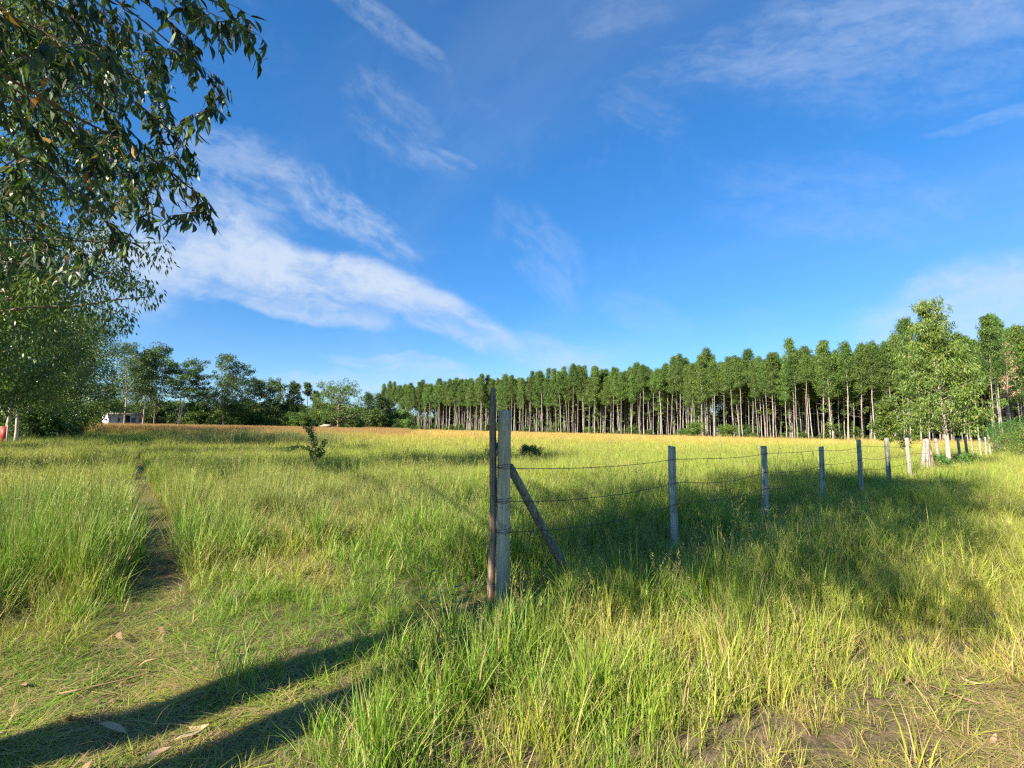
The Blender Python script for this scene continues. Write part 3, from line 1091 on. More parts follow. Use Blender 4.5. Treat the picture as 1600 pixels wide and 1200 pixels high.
def build_grass():
    r = np.random.RandomState(99)
    P, I, RT, S, C, Dy = [], [], [], [], [], []

    def emit(x, y, kind, hscale, wscale, c, dry, tilt=0.10):
        n = len(x)
        if not n:
            return
        z = th(x, y)
        P.append(np.column_stack([x, y, z]))
        I.append(r.choice(SRC[kind], n))
        RT.append(np.column_stack([r.normal(size=n) * tilt, r.normal(size=n) * tilt, r.uniform(0, 6.28, n)]))
        S.append(np.column_stack([wscale, wscale, hscale]))
        C.append(c * r.uniform(0.78, 1.25, (n, 1)))
        Dy.append(dry)

    def wedge(y0, y1, dens):
        area = (1.12 * (y1 ** 2 - y0 ** 2) + 5.0 * (y1 - y0))
        n = int(area * dens * 1.02)
        y = np.sqrt(r.uniform(y0 ** 2, y1 ** 2, n)) if y0 > 4 else r.uniform(y0, y1, n)
        hw = 1.12 * y + 2.5
        x = r.uniform(-1, 1, n) * hw
        if y0 <= 4:
            keep = r.uniform(0, 1, n) < hw / (1.12 * y1 + 2.5)
            x, y = x[keep], y[keep]
        return x, y

    def wood_side(x, y):
        """True on the field side of the wood edge"""
        yy = np.interp(x, EDGE[:, 0], EDGE[:, 1])
        return y < yy + 3

    for (y0, y1, dens, kinds, wbase) in (
            (0.9, 5.2, 400, ('fine', 'stand', 'arch', 'seed', 'spike'), 1.0),
            (5.2, 11, 180, ('fine', 'stand', 'arch', 'seed', 'spike'), 1.35),
            (11, 20, 48, ('mid', 'mid', 'mid', 'mseed', 'mseed'), 1.0),
            (20, 34, 24, ('mid', 'mid', 'mid', 'mseed', 'mseed'), 1.4),
            (34, 80, 4.2, ('far', 'far', 'far', 'fseed', 'fseed'), 1.0),
            (80, 240, 0.80, ('vfar', 'vfar', 'vfar', 'fseed', 'fseed'), 1.0)):
        x, y = wedge(y0, y1, dens)
        m = wood_side(x, y) & (np.hypot(x - at(788, 4.9), y - 4.9) > 0.07)
        x, y = x[m], y[m]
        h, c, dry, kk, lo, st, off = field(x, y)
        n = len(x)
        u = r.uniform(0, 1, n)
        # clumping: thin the grass a little between tussocks
        cl = vnoise(x, y, 3.2 if y1 < 12 else 0.8, 61, 2)
        hh = h * (1 + 0.55 * cl) * r.uniform(0.7, 1.2, n)
        flat = (r.uniform(0, 1, n) < np.clip(kk * 0.75 + lo * 0.40 + 0.05, 0, 1)) if y1 < 12 else np.zeros(n, bool)
        keep = r.uniform(0, 1, n) < np.where(flat, 1.0, np.clip(1.05 - 1.15 * kk, 0.06, 1)) * (0.5 + 0.5 * np.clip(cl * 2.5 + 0.6, 0, 1))
        sd = (u > 0.94 - 0.03 * (off < -5)) & ~flat & (kk < 0.15)
        sp = (u < 0.035) & ~flat & (kk < 0.15)
        ar = (u < 0.22 + 0.35 * lo) & ~flat & ~sd & ~sp
        stn = (u > 0.50) & ~flat & ~sd & ~sp & ~ar
        tuss = (r.uniform(0, 1, n) < 0.05 + 0.35 * (cl > 0.28)) & (kk > 0.1) & (y1 < 12)
        hh = np.where(kk > 0.3, np.minimum(hh, 0.13), hh)
        hh = np.where(tuss, r.uniform(0.12, 0.34, n), hh)
        fn = ~(flat | sd | sp | ar | stn)
        ws = wbase * r.uniform(0.8, 1.25, n)
        for msk, kd, hm in ((fn, kinds[0], 1.0), (stn, kinds[1], 1.12), (ar, kinds[2], 1.05), (sd, kinds[3], 1.62), (sp, kinds[4], 1.5)):
            s_ = msk & keep
            hv = np.clip(hh[s_] * hm, 0.04, 1.15) / 0.5
            emit(x[s_], y[s_], kd, hv, ws[s_] * np.clip(hv / 0.6, 0.12, 1.1) ** 0.75, c[s_], dry[s_])
        s_ = flat & keep
        k_ = int(s_.sum())
        emit(x[s_], y[s_], 'flat', r.uniform(0.10, 0.34, k_) + 0.35 * (kk[s_] < 0.3) * r.uniform(0, 1, k_), 0.16 + 0.34 * r.uniform(0, 1, k_) ** 1.6, c[s_], np.clip(dry[s_] + 0.05, 0, 1), 0.06)
    # rust seed heads on the far left
    x, y = wedge(70, 150, 1.6)
    px = 800 + 800 * x / y
    m = (px > 110) & (px < 640) & wood_side(x, y)
    x, y = x[m], y[m]
    emit(x, y, 'fseed', np.full(len(x), 2.3), np.full(len(x), 1.5), np.tile(RUST, (len(x), 1)), np.full(len(x), 0.5))
    P, I, RT, S, C, Dy = map(np.concatenate, (P, I, RT, S, C, Dy))
    scatter('grass', grass_src, P, I, RT, S, C, Dy, 'tall green and golden meadow grass covering the field')
    print('grass tufts', len(P))


build_grass()


# ------------------------------------------------------------------ fence
FDIR = np.array([0.7324, 0.6809])
P0 = np.array([at(788, 4.9), 4.9])
STEP = 3.102


def fpost(n):
    return P0 + FDIR * STEP * n


def post_geo(h, rad, seed, lean=(0, 0), k=12, sink=0.35, slant=0.0):
    r = np.random.RandomState(seed)
    n = 18
    k = 30
    t = np.linspace(-sink / h, 1, n)
    path = np.stack([lean[0] * t * h + np.cumsum(r.normal(size=n)) * 0.0014, lean[1] * t * h + np.cumsum(r.normal(size=n)) * 0.0014, t * h], 1)
    V, f3, f4 = tube(path, rad * np.linspace(1.06, 0.93, n) * (1 + r.uniform(-.035, .035, n)), k, True, 0.035, seed)
    for c in range(6):       # drying cracks run down from the top
        col, a, b = r.randint(k), r.randint(0, n - 5), n
        if c > 2:
            b = a + r.randint(4, 8)
        for q in range(a, min(b, n)):
            v = q * k + col
            V[v] = path[q] + (V[v] - path[q]) * r.uniform(0.70, 0.82)
    V[(n - 1) * k:n * k, 2] += r.uniform(-0.012, 0.006, k)
    if slant:
        top = slice((n - 1) * k, n * k)
        V[top, 2] += (V[top, 0] - path[-1, 0]) * slant
        V[-1, 2] = V[top, 2].mean() + 0.002
    return V, f3, f4


def build_fence():
    # corner post
    x, y = P0
    z = gz(x, y)
    g = Geo().put(*post_geo(1.75, 0.066, 11, (0.008, 0.0), 20, slant=0.1))
    me = g.mesh('corner_post', [M['corner_post'], M['end_grain']], False)
    for p in me.polygons:
        if p.normal.z > 0.7 and p.center.z > 1.6:
            p.material_index = 1
    tag(add('fence_post', me, None, (x, y, z)), 'thick grey green corner post of the fence with drying cracks', 'fence post', 'posts of the wire fence')
    # old brown stake beside it, split and irregular
    r = np.random.RandomState(4)
    n = 12
    t = np.linspace(-0.15, 1, n)
    Hs = 1.98
    path = np.stack([0.010 * np.sin(t * 5) + 0.004 * t, 0.006 * np.cos(t * 4), t * Hs], 1)
    rad = np.interp(t, [-0.15, 0.5, 0.9, 1.0], [0.050, 0.043, 0.040, 0.026])
    V, f3, f4 = tube(path, rad, 9, True, 0.16, 6, (0.78, 1.1))
    g = Geo().put(V, f3, f4)
    sx, sy = at(772, 4.93) , 4.93
    tag(add('fence_stake', g.mesh('fence_stake', [M['old_stake']]), None, (sx - 0.002, sy, gz(sx, sy))),
        'dark brown weathered stake standing tight against the thick corner post', 'stake')
    # diagonal brace
    a = np.array([P0[0] + FDIR[0] * 0.080, P0[1] + FDIR[1] * 0.080, 1.22 + z])
    b = np.array([P0[0] + FDIR[0] * 1.04, P0[1] + FDIR[1] * 1.04, -0.10 + z])
    tt = np.linspace(0, 1, 8)[:, None]
    path = a + (b - a) * tt + r.normal(size=(8, 3)) * 0.003
    V, f3, f4 = tube(path - a, np.linspace(0.042, 0.050, 8), 12, True, 0.05, 9)
    g = Geo().put(V, f3, f4)
    tag(add('fence_brace', g.mesh('fence_brace', [M['brace']]), None, tuple(a)), 'slanting round timber brace propping the thick corner post', 'brace')
    # line posts: n, height, radius, lean along x, material, label
    rows = [(1, 1.38, .052, -0.012, 'post', 'grey round fence post nearest to the corner post and its brace'),
            (2, 1.34, .054, 0.004, 'post', 'grey fence post with pale flaking face, second after the braced corner post'),
            (3, 1.29, .050, 0.006, 'post', 'grey fence post standing in the tree shade, third after the corner post'),
            (4, 1.39, .055, -0.004, 'post', 'grey fence post with pale cracked face, fourth after the corner post'),
            (5, 1.46, .062, -0.01, 'post', 'dark grey fence post directly below the round crowned small tree'),
            (6, 1.41, .058, -0.05, 'post', 'dark grey leaning fence post just before the wide wedge shaped stump post'),
            (8, 1.36, .058, -0.13, 'pale_post', 'whitish leaning fence post between the wedge shaped stump post and the young tree'),
            (9, 1.36, .062, -0.11, 'pale_post', 'whitish leaning fence post just beyond the young tree trunk'),
            (10, 1.36, .060, -0.06, 'pale_post', 'pale crooked fence post two places beyond the young tree trunk'),
            (11, 1.38, .064, -0.10, 'post', 'fence post with a dark knobbly top between the pale posts'),
            (12, 1.34, .045, -0.18, 'post', 'thin grey strongly leaning fence post beyond the knobbly topped one'),
            (13, 1.34, .058, -0.05, 'pale_post', 'whitish thick fence post first of the close far row by the shrubs'),
            (14, 1.36, .055, 0.01, 'pale_post', 'pinkish pale fence post second of the close far row by the shrubs'),
            (15, 1.40, .058, -0.05, 'pale_post', 'whitish fence post third of the close far row by the shrubs'),
            (16, 1.42, .058, -0.05, 'pale_post', 'whitish fence post fourth of the close far row by the shrubs'),
            (17, 1.46, .060, -0.04, 'pale_post', 'whitish fence post fifth of the close far row by the shrubs'),
            (18, 1.50, .060, -0.03, 'pale_post', 'last whitish fence post where the far row meets the shrubs')]
    for i, (n_, h, rad, ln, mt, lb) in enumerate(rows):
        p = fpost(n_)
        g = Geo().put(*post_geo(h, rad, 50 + i, (ln, ln * 0.2), 12, slant=0.15 * (i % 3 - 1)))
        tag(add('fence_post', g.mesh('line_post', [M[mt]]), None, (p[0], p[1], gz(*p))), lb, 'fence post', 'posts of the wire fence')
    # wedge shaped pair of split logs at place 7
    p = fpost(7)
    e = empty('strainer_post', (p[0], p[1], gz(*p)), 'wide wedge shaped stump post of split logs leaning together in the fence', 'fence post', 'posts of the wire fence')
    for dx0, dx1, rd, mt in ((-0.22, -0.02, .10, 'pale_post'), (0.02, 0.05, .11, 'post'), (0.30, 0.10, .10, 'old_stake')):
        tt = np.linspace(0, 1, 7)[:, None]
        a, b = np.array([dx0, 0.0, -0.2]), np.array([dx1, 0.03 * rd, 1.36 - abs(dx0) * 0.12])
        V, f3, f4 = tube(a + (b - a) * tt, rd * np.linspace(1.0, 0.55, 7), 10, True, 0.1, int(rd * 900))
        add('split_log', Geo().put(V, f3, f4).mesh('split_log', [M[mt]]), e)
    # wires
    stations = [0] + [q[0] for q in rows]
    r = np.random.RandomState(15)
    for name_lb, hz, sag in (('topmost strand of rusty barbed wire strung between the fence posts', 1.215, 0.035),
                             ('middle strand of slack barbed wire strung between the fence posts', 0.90, 0.075),
                             ('lowest strand of slack barbed wire hidden in the grass by the posts', 0.62, 0.06)):
        g = Geo()
        pts = []
        for a, b in zip(stations[:-1], stations[1:]):
            pa, pb = fpost(a), fpost(b)
            za, zb = gz(*pa), gz(*pb)
            m = 16
            sg = sag * r.uniform(0.5, 1.6)
            # posts carry the wire on the field side
            sd_ = np.array([-FDIR[1], FDIR[0]]) * -0.060
            ha = hz + (0 if a == 0 else r.uniform(-0.03, 0.03))
            for i in range(m):
                t = i / m
                q = pa + (pb - pa) * t + sd_
                pts.append([q[0], q[1], za + (zb - za) * t + ha - sg * 4 * t * (1 - t) + r.normal() * 0.004])
        pts = np.array(pts)
        # smooth height jumps
        for _ in range(2):
            pts[1:-1, 2] = 0.25 * pts[:-2, 2] + 0.5 * pts[1:-1, 2] + 0.25 * pts[2:, 2]
        V, f3, f4 = tube(pts, 0.0034, 4, False)
        g.put(V, f3, f4)
        # barbs
        L = np.concatenate([[0], np.cumsum(np.linalg.norm(np.diff(pts, axis=0), axis=1))])
        for s in np.arange(0.08, min(L[-1], 24), 0.13):
            c = np.array([np.interp(s, L, pts[:, k]) for k in range(3)])
            for q in range(2):
                d = unit(r.normal(size=3)) * 0.017
                V, f3, f4 = tube(np.array([c - d, c, c + d]), [0.0008, 0.0022, 0.0008], 3, False)
                g.put(V, f3, f4)
        for n_, rad in [(0, 0.068), (1, .054), (2, .056), (3, .052), (4, .057)]:
            pc = fpost(n_)
            zc = gz(*pc) + hz
            for q in range(3 if n_ == 0 else 1):
                an = np.linspace(0, 6.5, 22)
                ring = np.stack([pc[0] + 0.008 * hz * (n_ == 0) + (rad + .004) * np.cos(an), pc[1] + (rad + .004) * np.sin(an), zc + 0.012 * q + 0.01 * np.sin(an + q)], 1)
                V, f3, f4 = tube(ring, 0.0024, 4, False)
                g.put(V, f3, f4)
        tag(add('barbed_wire', g.mesh('barbed_wire', [M['wire']])), name_lb, 'wire', 'strands of the fence')


build_fence()


# ------------------------------------------------------------------ young pale tree on the fence line
def build_young_tree():
    y = 22.5
    x = at(1478, y)
    tg, cg = build_tree(912, 7.3, 0.066, 0.23, lambda u: (1.62 * min(1, 0.8 + u * 1.2) * (1.03 - u) ** 0.85 + 0.08), nbr=84, asc=0.70, clump=0.34, per=84,
                        leaf=(0.125, 0.031), droop=1.3, stems=2, spread=0.16, up=0.015, lean=(-0.055, 0), steps=(0.5, 0.78, 1.0), flat=0.8, tpl=T_NEAR, hang=0.3)
    place_tree('young_tree', tg.mesh('young_trunk', [M['pale_bark']], True), cg.mesh('young_crown', [M['pale_leaf']]), x, y,
               'pale green young tree with drooping leaves and white forked trunk on the fence line', 'tree', rz=0.0)
    # small round tree behind the fifth post
    y = 22
    tg, cg = build_tree(913, 2.75, 0.04, 0.45, lambda u: 0.24 * math.sin(math.pi * (0.15 + 0.8 * u)) + 0.08, nbr=24, asc=0.7, clump=0.18, per=110,
                        leaf=(0.11, 0.035), droop=0.6, tpl=T_FAR)
    place_tree('small_tree', tg.mesh('small_trunk', [M['pale_bark']], True), cg.mesh('small_crown', [M['pale_leaf']]), at(1380, y), y,
               'small round crowned grey green tree rising behind the dark fence post', 'tree', rz=0.5)
    tg, cg = build_tree(914, 2.5, 0.035, 0.35, lambda u: 0.26 * math.sin(math.pi * (0.2 + 0.7 * u)) + 0.08, nbr=16, asc=0.6, clump=0.18, per=24,
                        leaf=(0.11, 0.03), droop=0.6, tpl=T_FAR)
    place_tree('small_tree', tg.mesh('small_trunk', [M['pale_bark']], True), cg.mesh('small_crown', [M['pale_leaf']]), at(1413, y + 1.5), y + 1.5,
               'thin see-through small tree beside the small round crowned tree', 'tree', rz=1.5)


build_young_tree()


# ------------------------------------------------------------------ trees of the row on the left
def build_left_row():
    prof_full = lambda u: 3.4 * math.sin(math.pi * min(1, 0.18 + 0.74 * u)) ** 0.7 + 0.2
    prof_tall = lambda u: 2.7 * math.sin(math.pi * min(1, 0.22 + 0.70 * u)) ** 0.7 + 0.2
    # tree beside the near one: fine leaves, stands just outside the view
    tg, cg = build_tree(501, 12.8, 0.20, 0.32, lambda u: 3.9 * math.sin(math.pi * min(1, 0.36 + 0.58 * u)) ** 0.8 + 0.3, nbr=84, asc=0.45, clump=0.62, per=120,
                        leaf=(0.18, 0.05), droop=1.5, up=-0.03, steps=(0.35, 0.6, 0.82, 1.04), flat=0.85, tpl=T_FAR, hang=0.25)
    place_tree('row_tree', tg.mesh('row_trunk', [M['dark_bark']], True), cg.mesh('row_crown', [M['row_leaf']]), -13.9, 12.4,
               'leafy tree with drooping branches beneath the nearest overhanging branch', 'tree', 'trees of the roadside row', rz=0.4)
    ka = []
    for i in range(4):
        tg, cg = build_tree(520 + i, 12.0, 0.13, (0.30, 0.10, 0.24, 0.06)[i], (prof_tall, prof_full, prof_full, prof_full)[i], nbr=60, asc=0.5, clump=0.9, per=105,
                            leaf=(0.23, 0.09), droop=1.0, up=0.0, steps=(0.35, 0.68, 1.0), flat=0.75, tpl=T_FAR, hang=0.4)
        ka.append((tg.mesh('row_trunk', [M['pale_bark' if i in (0, 2) else 'dark_bark']], True), cg.mesh('row_crown', [M['row_leaf']])))
    spec = [(-60, 22, 0, 0.95, 'row tree standing behind the leafy tree with drooping branches'),
            (-30, 30, 2, 1.0, 'tall row tree whose crown joins the edge of the view above the pale trunks'),
            (14, 36, 0, 1.0, 'row tree with pale straight trunk at the very edge beside the red panel'),
            (30, 38, 0, 0.92, 'row tree with leaning pale trunk just past the red panel'),
            (44, 45, 2, 0.92, 'row tree with mottled pale trunk among dark undergrowth'),
            (70, 52, 1, 1.05, 'bushy dark row tree with foliage almost to the ground'),
            (98, 60, 3, 1.22, 'broad dark row tree leafy to the ground near the end of the row'),
            (124, 69, 1, 1.30, 'last big dark tree of the row, in front of the metal shed trees'),
            (30, 60, 3, 1.0, 'dark tree filling the gap behind the mottled pale trunk'),
            (60, 74, 3, 1.0, 'dark tree standing behind the bushy row trees'),
            (5, 48, 1, 0.95, 'dark bushy tree behind the trunk with the red panel')]
    for px, y, k, s, lb in spec:
        place_tree('row_tree', ka[k][0], ka[k][1], at(px, y), y, lb, 'tree', 'trees of the roadside row', s)
    # trees of the same row beside and behind the camera: they throw the shade across the field
    for x, y, k, s in ((-27, 7, 0, 0.95), (-38, 22, 2, 1.0), (-22, -8, 0, 1.0), (-48, 34, 1, 1.05)):
        place_tree('row_tree', ka[k][0], ka[k][1], x, y, {-27: 'broad', -38: 'bushy', -22: 'slim', -48: 'dark'}[x] + ' row tree standing outside the view and shading the field', 'tree', 'trees of the roadside row', s)


build_left_row()


# ------------------------------------------------------------------ the near eucalyptus with overhanging branches
def build_near_tree():
    r = np.random.RandomState(77)
    bx, by = -5.86, -0.57
    e = empty('eucalyptus_tree', (bx, by, gz(bx, by)), 'nearest eucalyptus with long drooping leafy branches overhanging the field', 'tree')
    O = np.array([bx, by, gz(bx, by)])
    # two stems
    for i, (ox, oy, H, lx, ly) in enumerate(((0, 0, 14.2, 0.045, 0.042), (0.66, -0.21, 13.0, 0.045, 0.042))):
        t = np.linspace(0, 1, 12)
        path = np.stack([ox + lx * t * H + 0.1 * np.sin(t * 4 + i), oy + ly * t * H, t * H - 0.2 * (t == 0)], 1)
        V, f3, f4 = tube(path, 0.22 * (1 - 0.80 * t) + 0.02, 12, True, 0.06, 30 + i)
        add('trunk', Geo().put(V, f3, f4).mesh('eucalyptus_trunk', [M['dark_bark']], True), e)
    # upper crown (mostly above the view): leafy clumps on limbs
    bg = Geo()
    cs, rad = [], []
    for i in range(74):
        h = 5.3 + 8.6 * (i + r.uniform()) / 74
        az = i * 2.399
        lowside = 1 - 0.5 * (h < 8.0) * (math.cos(az) * -0.68 + math.sin(az) * 0.73 > 0.1)
        L = lowside * (3.2 * math.sin(math.pi * min(1, 0.30 + 0.65 * (h - 5.3) / 8.6)) ** 0.6 + 0.3) * r.uniform(.7, 1.15)
        p = np.array([0.045 * h, 0.042 * h, h])
        lp = limb(r, p, (math.cos(az), math.sin(az), 0.45), L, 0.0, 6, 0.1)
        V, f3, f4 = tube(lp, np.linspace(0.05, 0.012, len(lp)), 5, False)
        bg.put(V, f3, f4)
        for q in (2, 4, 6):
            cs.append(lp[min(q, len(lp) - 1)] + r.normal(size=3) * 0.15)
            rad.append(r.uniform(0.45, 0.8))
    cs, rad = np.array(cs), np.array(rad)
    V, f3, f4, tone = scatter_leaves(r, cs, rad, 165, 0.19, 0.055, 1.4, 0.85, T_FAR, 0.4, hang=0.5)
    crown = Geo().put(V, f3, f4, tone)
    # overhanging branches: photo pixel and distance of each tip, with a middle point
    tips = [((398, 55, 4.3), (300, -40, 4.3)), ((300, 110, 4.2), (230, -30, 4.4)), ((330, 185, 4.8), (240, 60, 4.9)), ((245, 150, 4.0), (150, 20, 4.1)),
            ((292, 285, 5.0), (215, 150, 5.0)), ((300, 365, 5.3), (225, 245, 5.3)), ((250, 375, 5.0), (160, 240, 5.0)),
            ((180, 395, 5.5), (100, 280, 5.4)), ((130, 330, 4.6), (60, 200, 4.6)), ((90, 400, 6.0), (20, 290, 6.0)),
            ((200, 230, 4.4), (110, 90, 4.4)), ((160, 120, 3.7), (60, 10, 3.8)), ((80, 150, 3.8), (0, 40, 3.9)), ((60, 260, 4.3), (-20, 150, 4.3)),
            ((20, 340, 4.8), (-60, 240, 4.9)), ((330, 20, 4.6), (220, -60, 4.6)), ((100, 60, 4.5), (20, -60, 4.6)), ((200, 50, 4.8), (120, -70, 4.9)),
            ((150, 440, 7.5), (60, 350, 7.3)), ((60, 450, 7.8), (-10, 370, 7.6)), ((30, 90, 5.2), (-60, -10, 5.2)), ((225, 320, 6.0), (140, 200, 6.0)),
            ((270, 210, 5.6), (190, 80, 5.6)), ((120, 200, 5.8), (40, 80, 5.8))]
    LP, LD, LW, LL, LWi = [], [], [], [], []
    for (tp, mp) in tips:
        tp, mp = (tp[0] - 55, tp[1] - 15, tp[2]), (mp[0] - 60, mp[1] - 10, mp[2])
        def W(q):
            d = pxdir(q[0], q[1])
            return np.array([0, 0, EYE]) + d * q[2] - O
        T_, Mm = W(tp), W(mp)
        h0 = np.clip(Mm[2] + r.uniform(-1.2, 0.6), 3.0, 8)
        Mm = Mm + r.normal(size=3) * 0.15 + np.array([0, 0, 0.15])
        S_ = np.array([0.045 * h0, 0.042 * h0, h0])
        # smooth curve through start, middle, tip
        t = np.linspace(0, 1, 15)[:, None]
        C_ = 2 * Mm - 0.5 * (S_ + T_)
        pth = (1 - t) ** 2 * S_ + 2 * (1 - t) * t * C_ + t ** 2 * T_
        pth = pth + np.cumsum(r.normal(size=pth.shape) * 0.02, 0)
        V, f3, f4 = tube(pth, np.linspace(0.020, 0.003, 15) * (0.8 if tp[2] < 5 else 1.0), 5, False)
        bg.put(V, f3, f4)
        nt = 23
        for i in range(nt):
            u = 0.30 + 0.70 * (i + r.uniform()) / nt
            p = np.array([np.interp(u * 14, np.arange(15), pth[:, c]) for c in range(3)])
            fd = unit(pth[min(14, int(u * 14) + 1)] - pth[int(u * 14) - 1])
            az = r.uniform(0, 6.28)
            d = fd * 0.6 + np.array([math.cos(az) * 0.8, math.sin(az) * 0.8, 0.05])
            ln = r.uniform(0.26, 0.62) * (1.25 - 0.75 * u)
            tw = limb(r, p, d, ln, -0.16, 6, 0.10)
            V, f3, f4 = tube(tw, np.linspace(0.0042, 0.0016, len(tw)), 3, False)
            bg.put(V, f3, f4)
            nl = r.randint(7, 12)
            for j in range(nl):
                q = (j + 0.6) / nl
                c = np.array([np.interp(q * 6, np.arange(7), tw[:, k]) for k in range(3)])
                D = np.array([r.normal() * 0.42, r.normal() * 0.42, -1.0]) + fd * 0.25
                if r.uniform() < 0.12:
                    D[2] = -0.2
                LP.append(c)
                LD.append(D)
                LW.append(r.normal(size=3) * np.array([1, 1, 0.2]))
                LL.append(r.uniform(0.11, 0.20))
                LWi.append(r.uniform(0.030, 0.048))
    LP, LD, LW, LL, LWi = map(np.array, (LP, LD, LW, LL, LWi))
    tone = r.uniform(0, 1, len(LP)) ** 1.5
    # the leaves that show largest get an object each
    X, Y, Z = project(LP + O + unit(LD) * LL[:, None] * 0.5)
    size = LL * F / np.maximum(Z, 0.1)
    vis = (X > 0) & (X < 1600) & (Y > 0) & (Y < 1200) & (Z > 0.5)
    # prefer those against the sky: the outer leaves
    score = size * vis * (1 + 0.4 * (X > 150))
    big = np.argsort(-score)[:300]
    rest = np.setdiff1d(np.arange(len(LP)), big)
    half = rest[::2]
    other = rest[1::2]
    for ids, tpl in ((half, T_NEAR), (other, T_NEAR2)):
        V, f3, f4, k = leaves_geo(LP[ids], LD[ids], LW[ids], LL[ids], LWi[ids], tpl)
        crown.put(V, f3, f4, np.repeat(tone[ids], k))
    tag(add('foliage', crown.mesh('eucalyptus_foliage', [M['near_leaf']]), e), kind='stuff')
    add('branches', bg.mesh('eucalyptus_branches', [M['twig']], True), e).name = 'branch'
    meshes = []
    for i in range(12):
        tpl = (T_NEAR, T_NEAR2)[i % 2]
        V = tpl[0] * np.array([1.0, 0.21, 1.0])
        meshes.append(make_mesh('leaf', V, [tpl[1], tpl[2]], [M['near_leaf']], {'rnd': np.full(len(V), (i + 0.5) / 12)}))
    for i in big:
        D = unit(LD[i])
        Wd = unit(LW[i] - (LW[i] @ D) * D)
        Nn = np.cross(D, Wd)
        o = bpy.data.objects.new('leaf', meshes[int(tone[i] * 11.9)])
        COL.objects.link(o)
        o.parent = e
        m = Matrix(((D[0], Wd[0], Nn[0], LP[i][0]), (D[1], Wd[1], Nn[1], LP[i][1]), (D[2], Wd[2], Nn[2], LP[i][2]), (0, 0, 0, 1)))
        o.matrix_local = m @ Matrix.Scale(LL[i], 4)


build_near_tree()


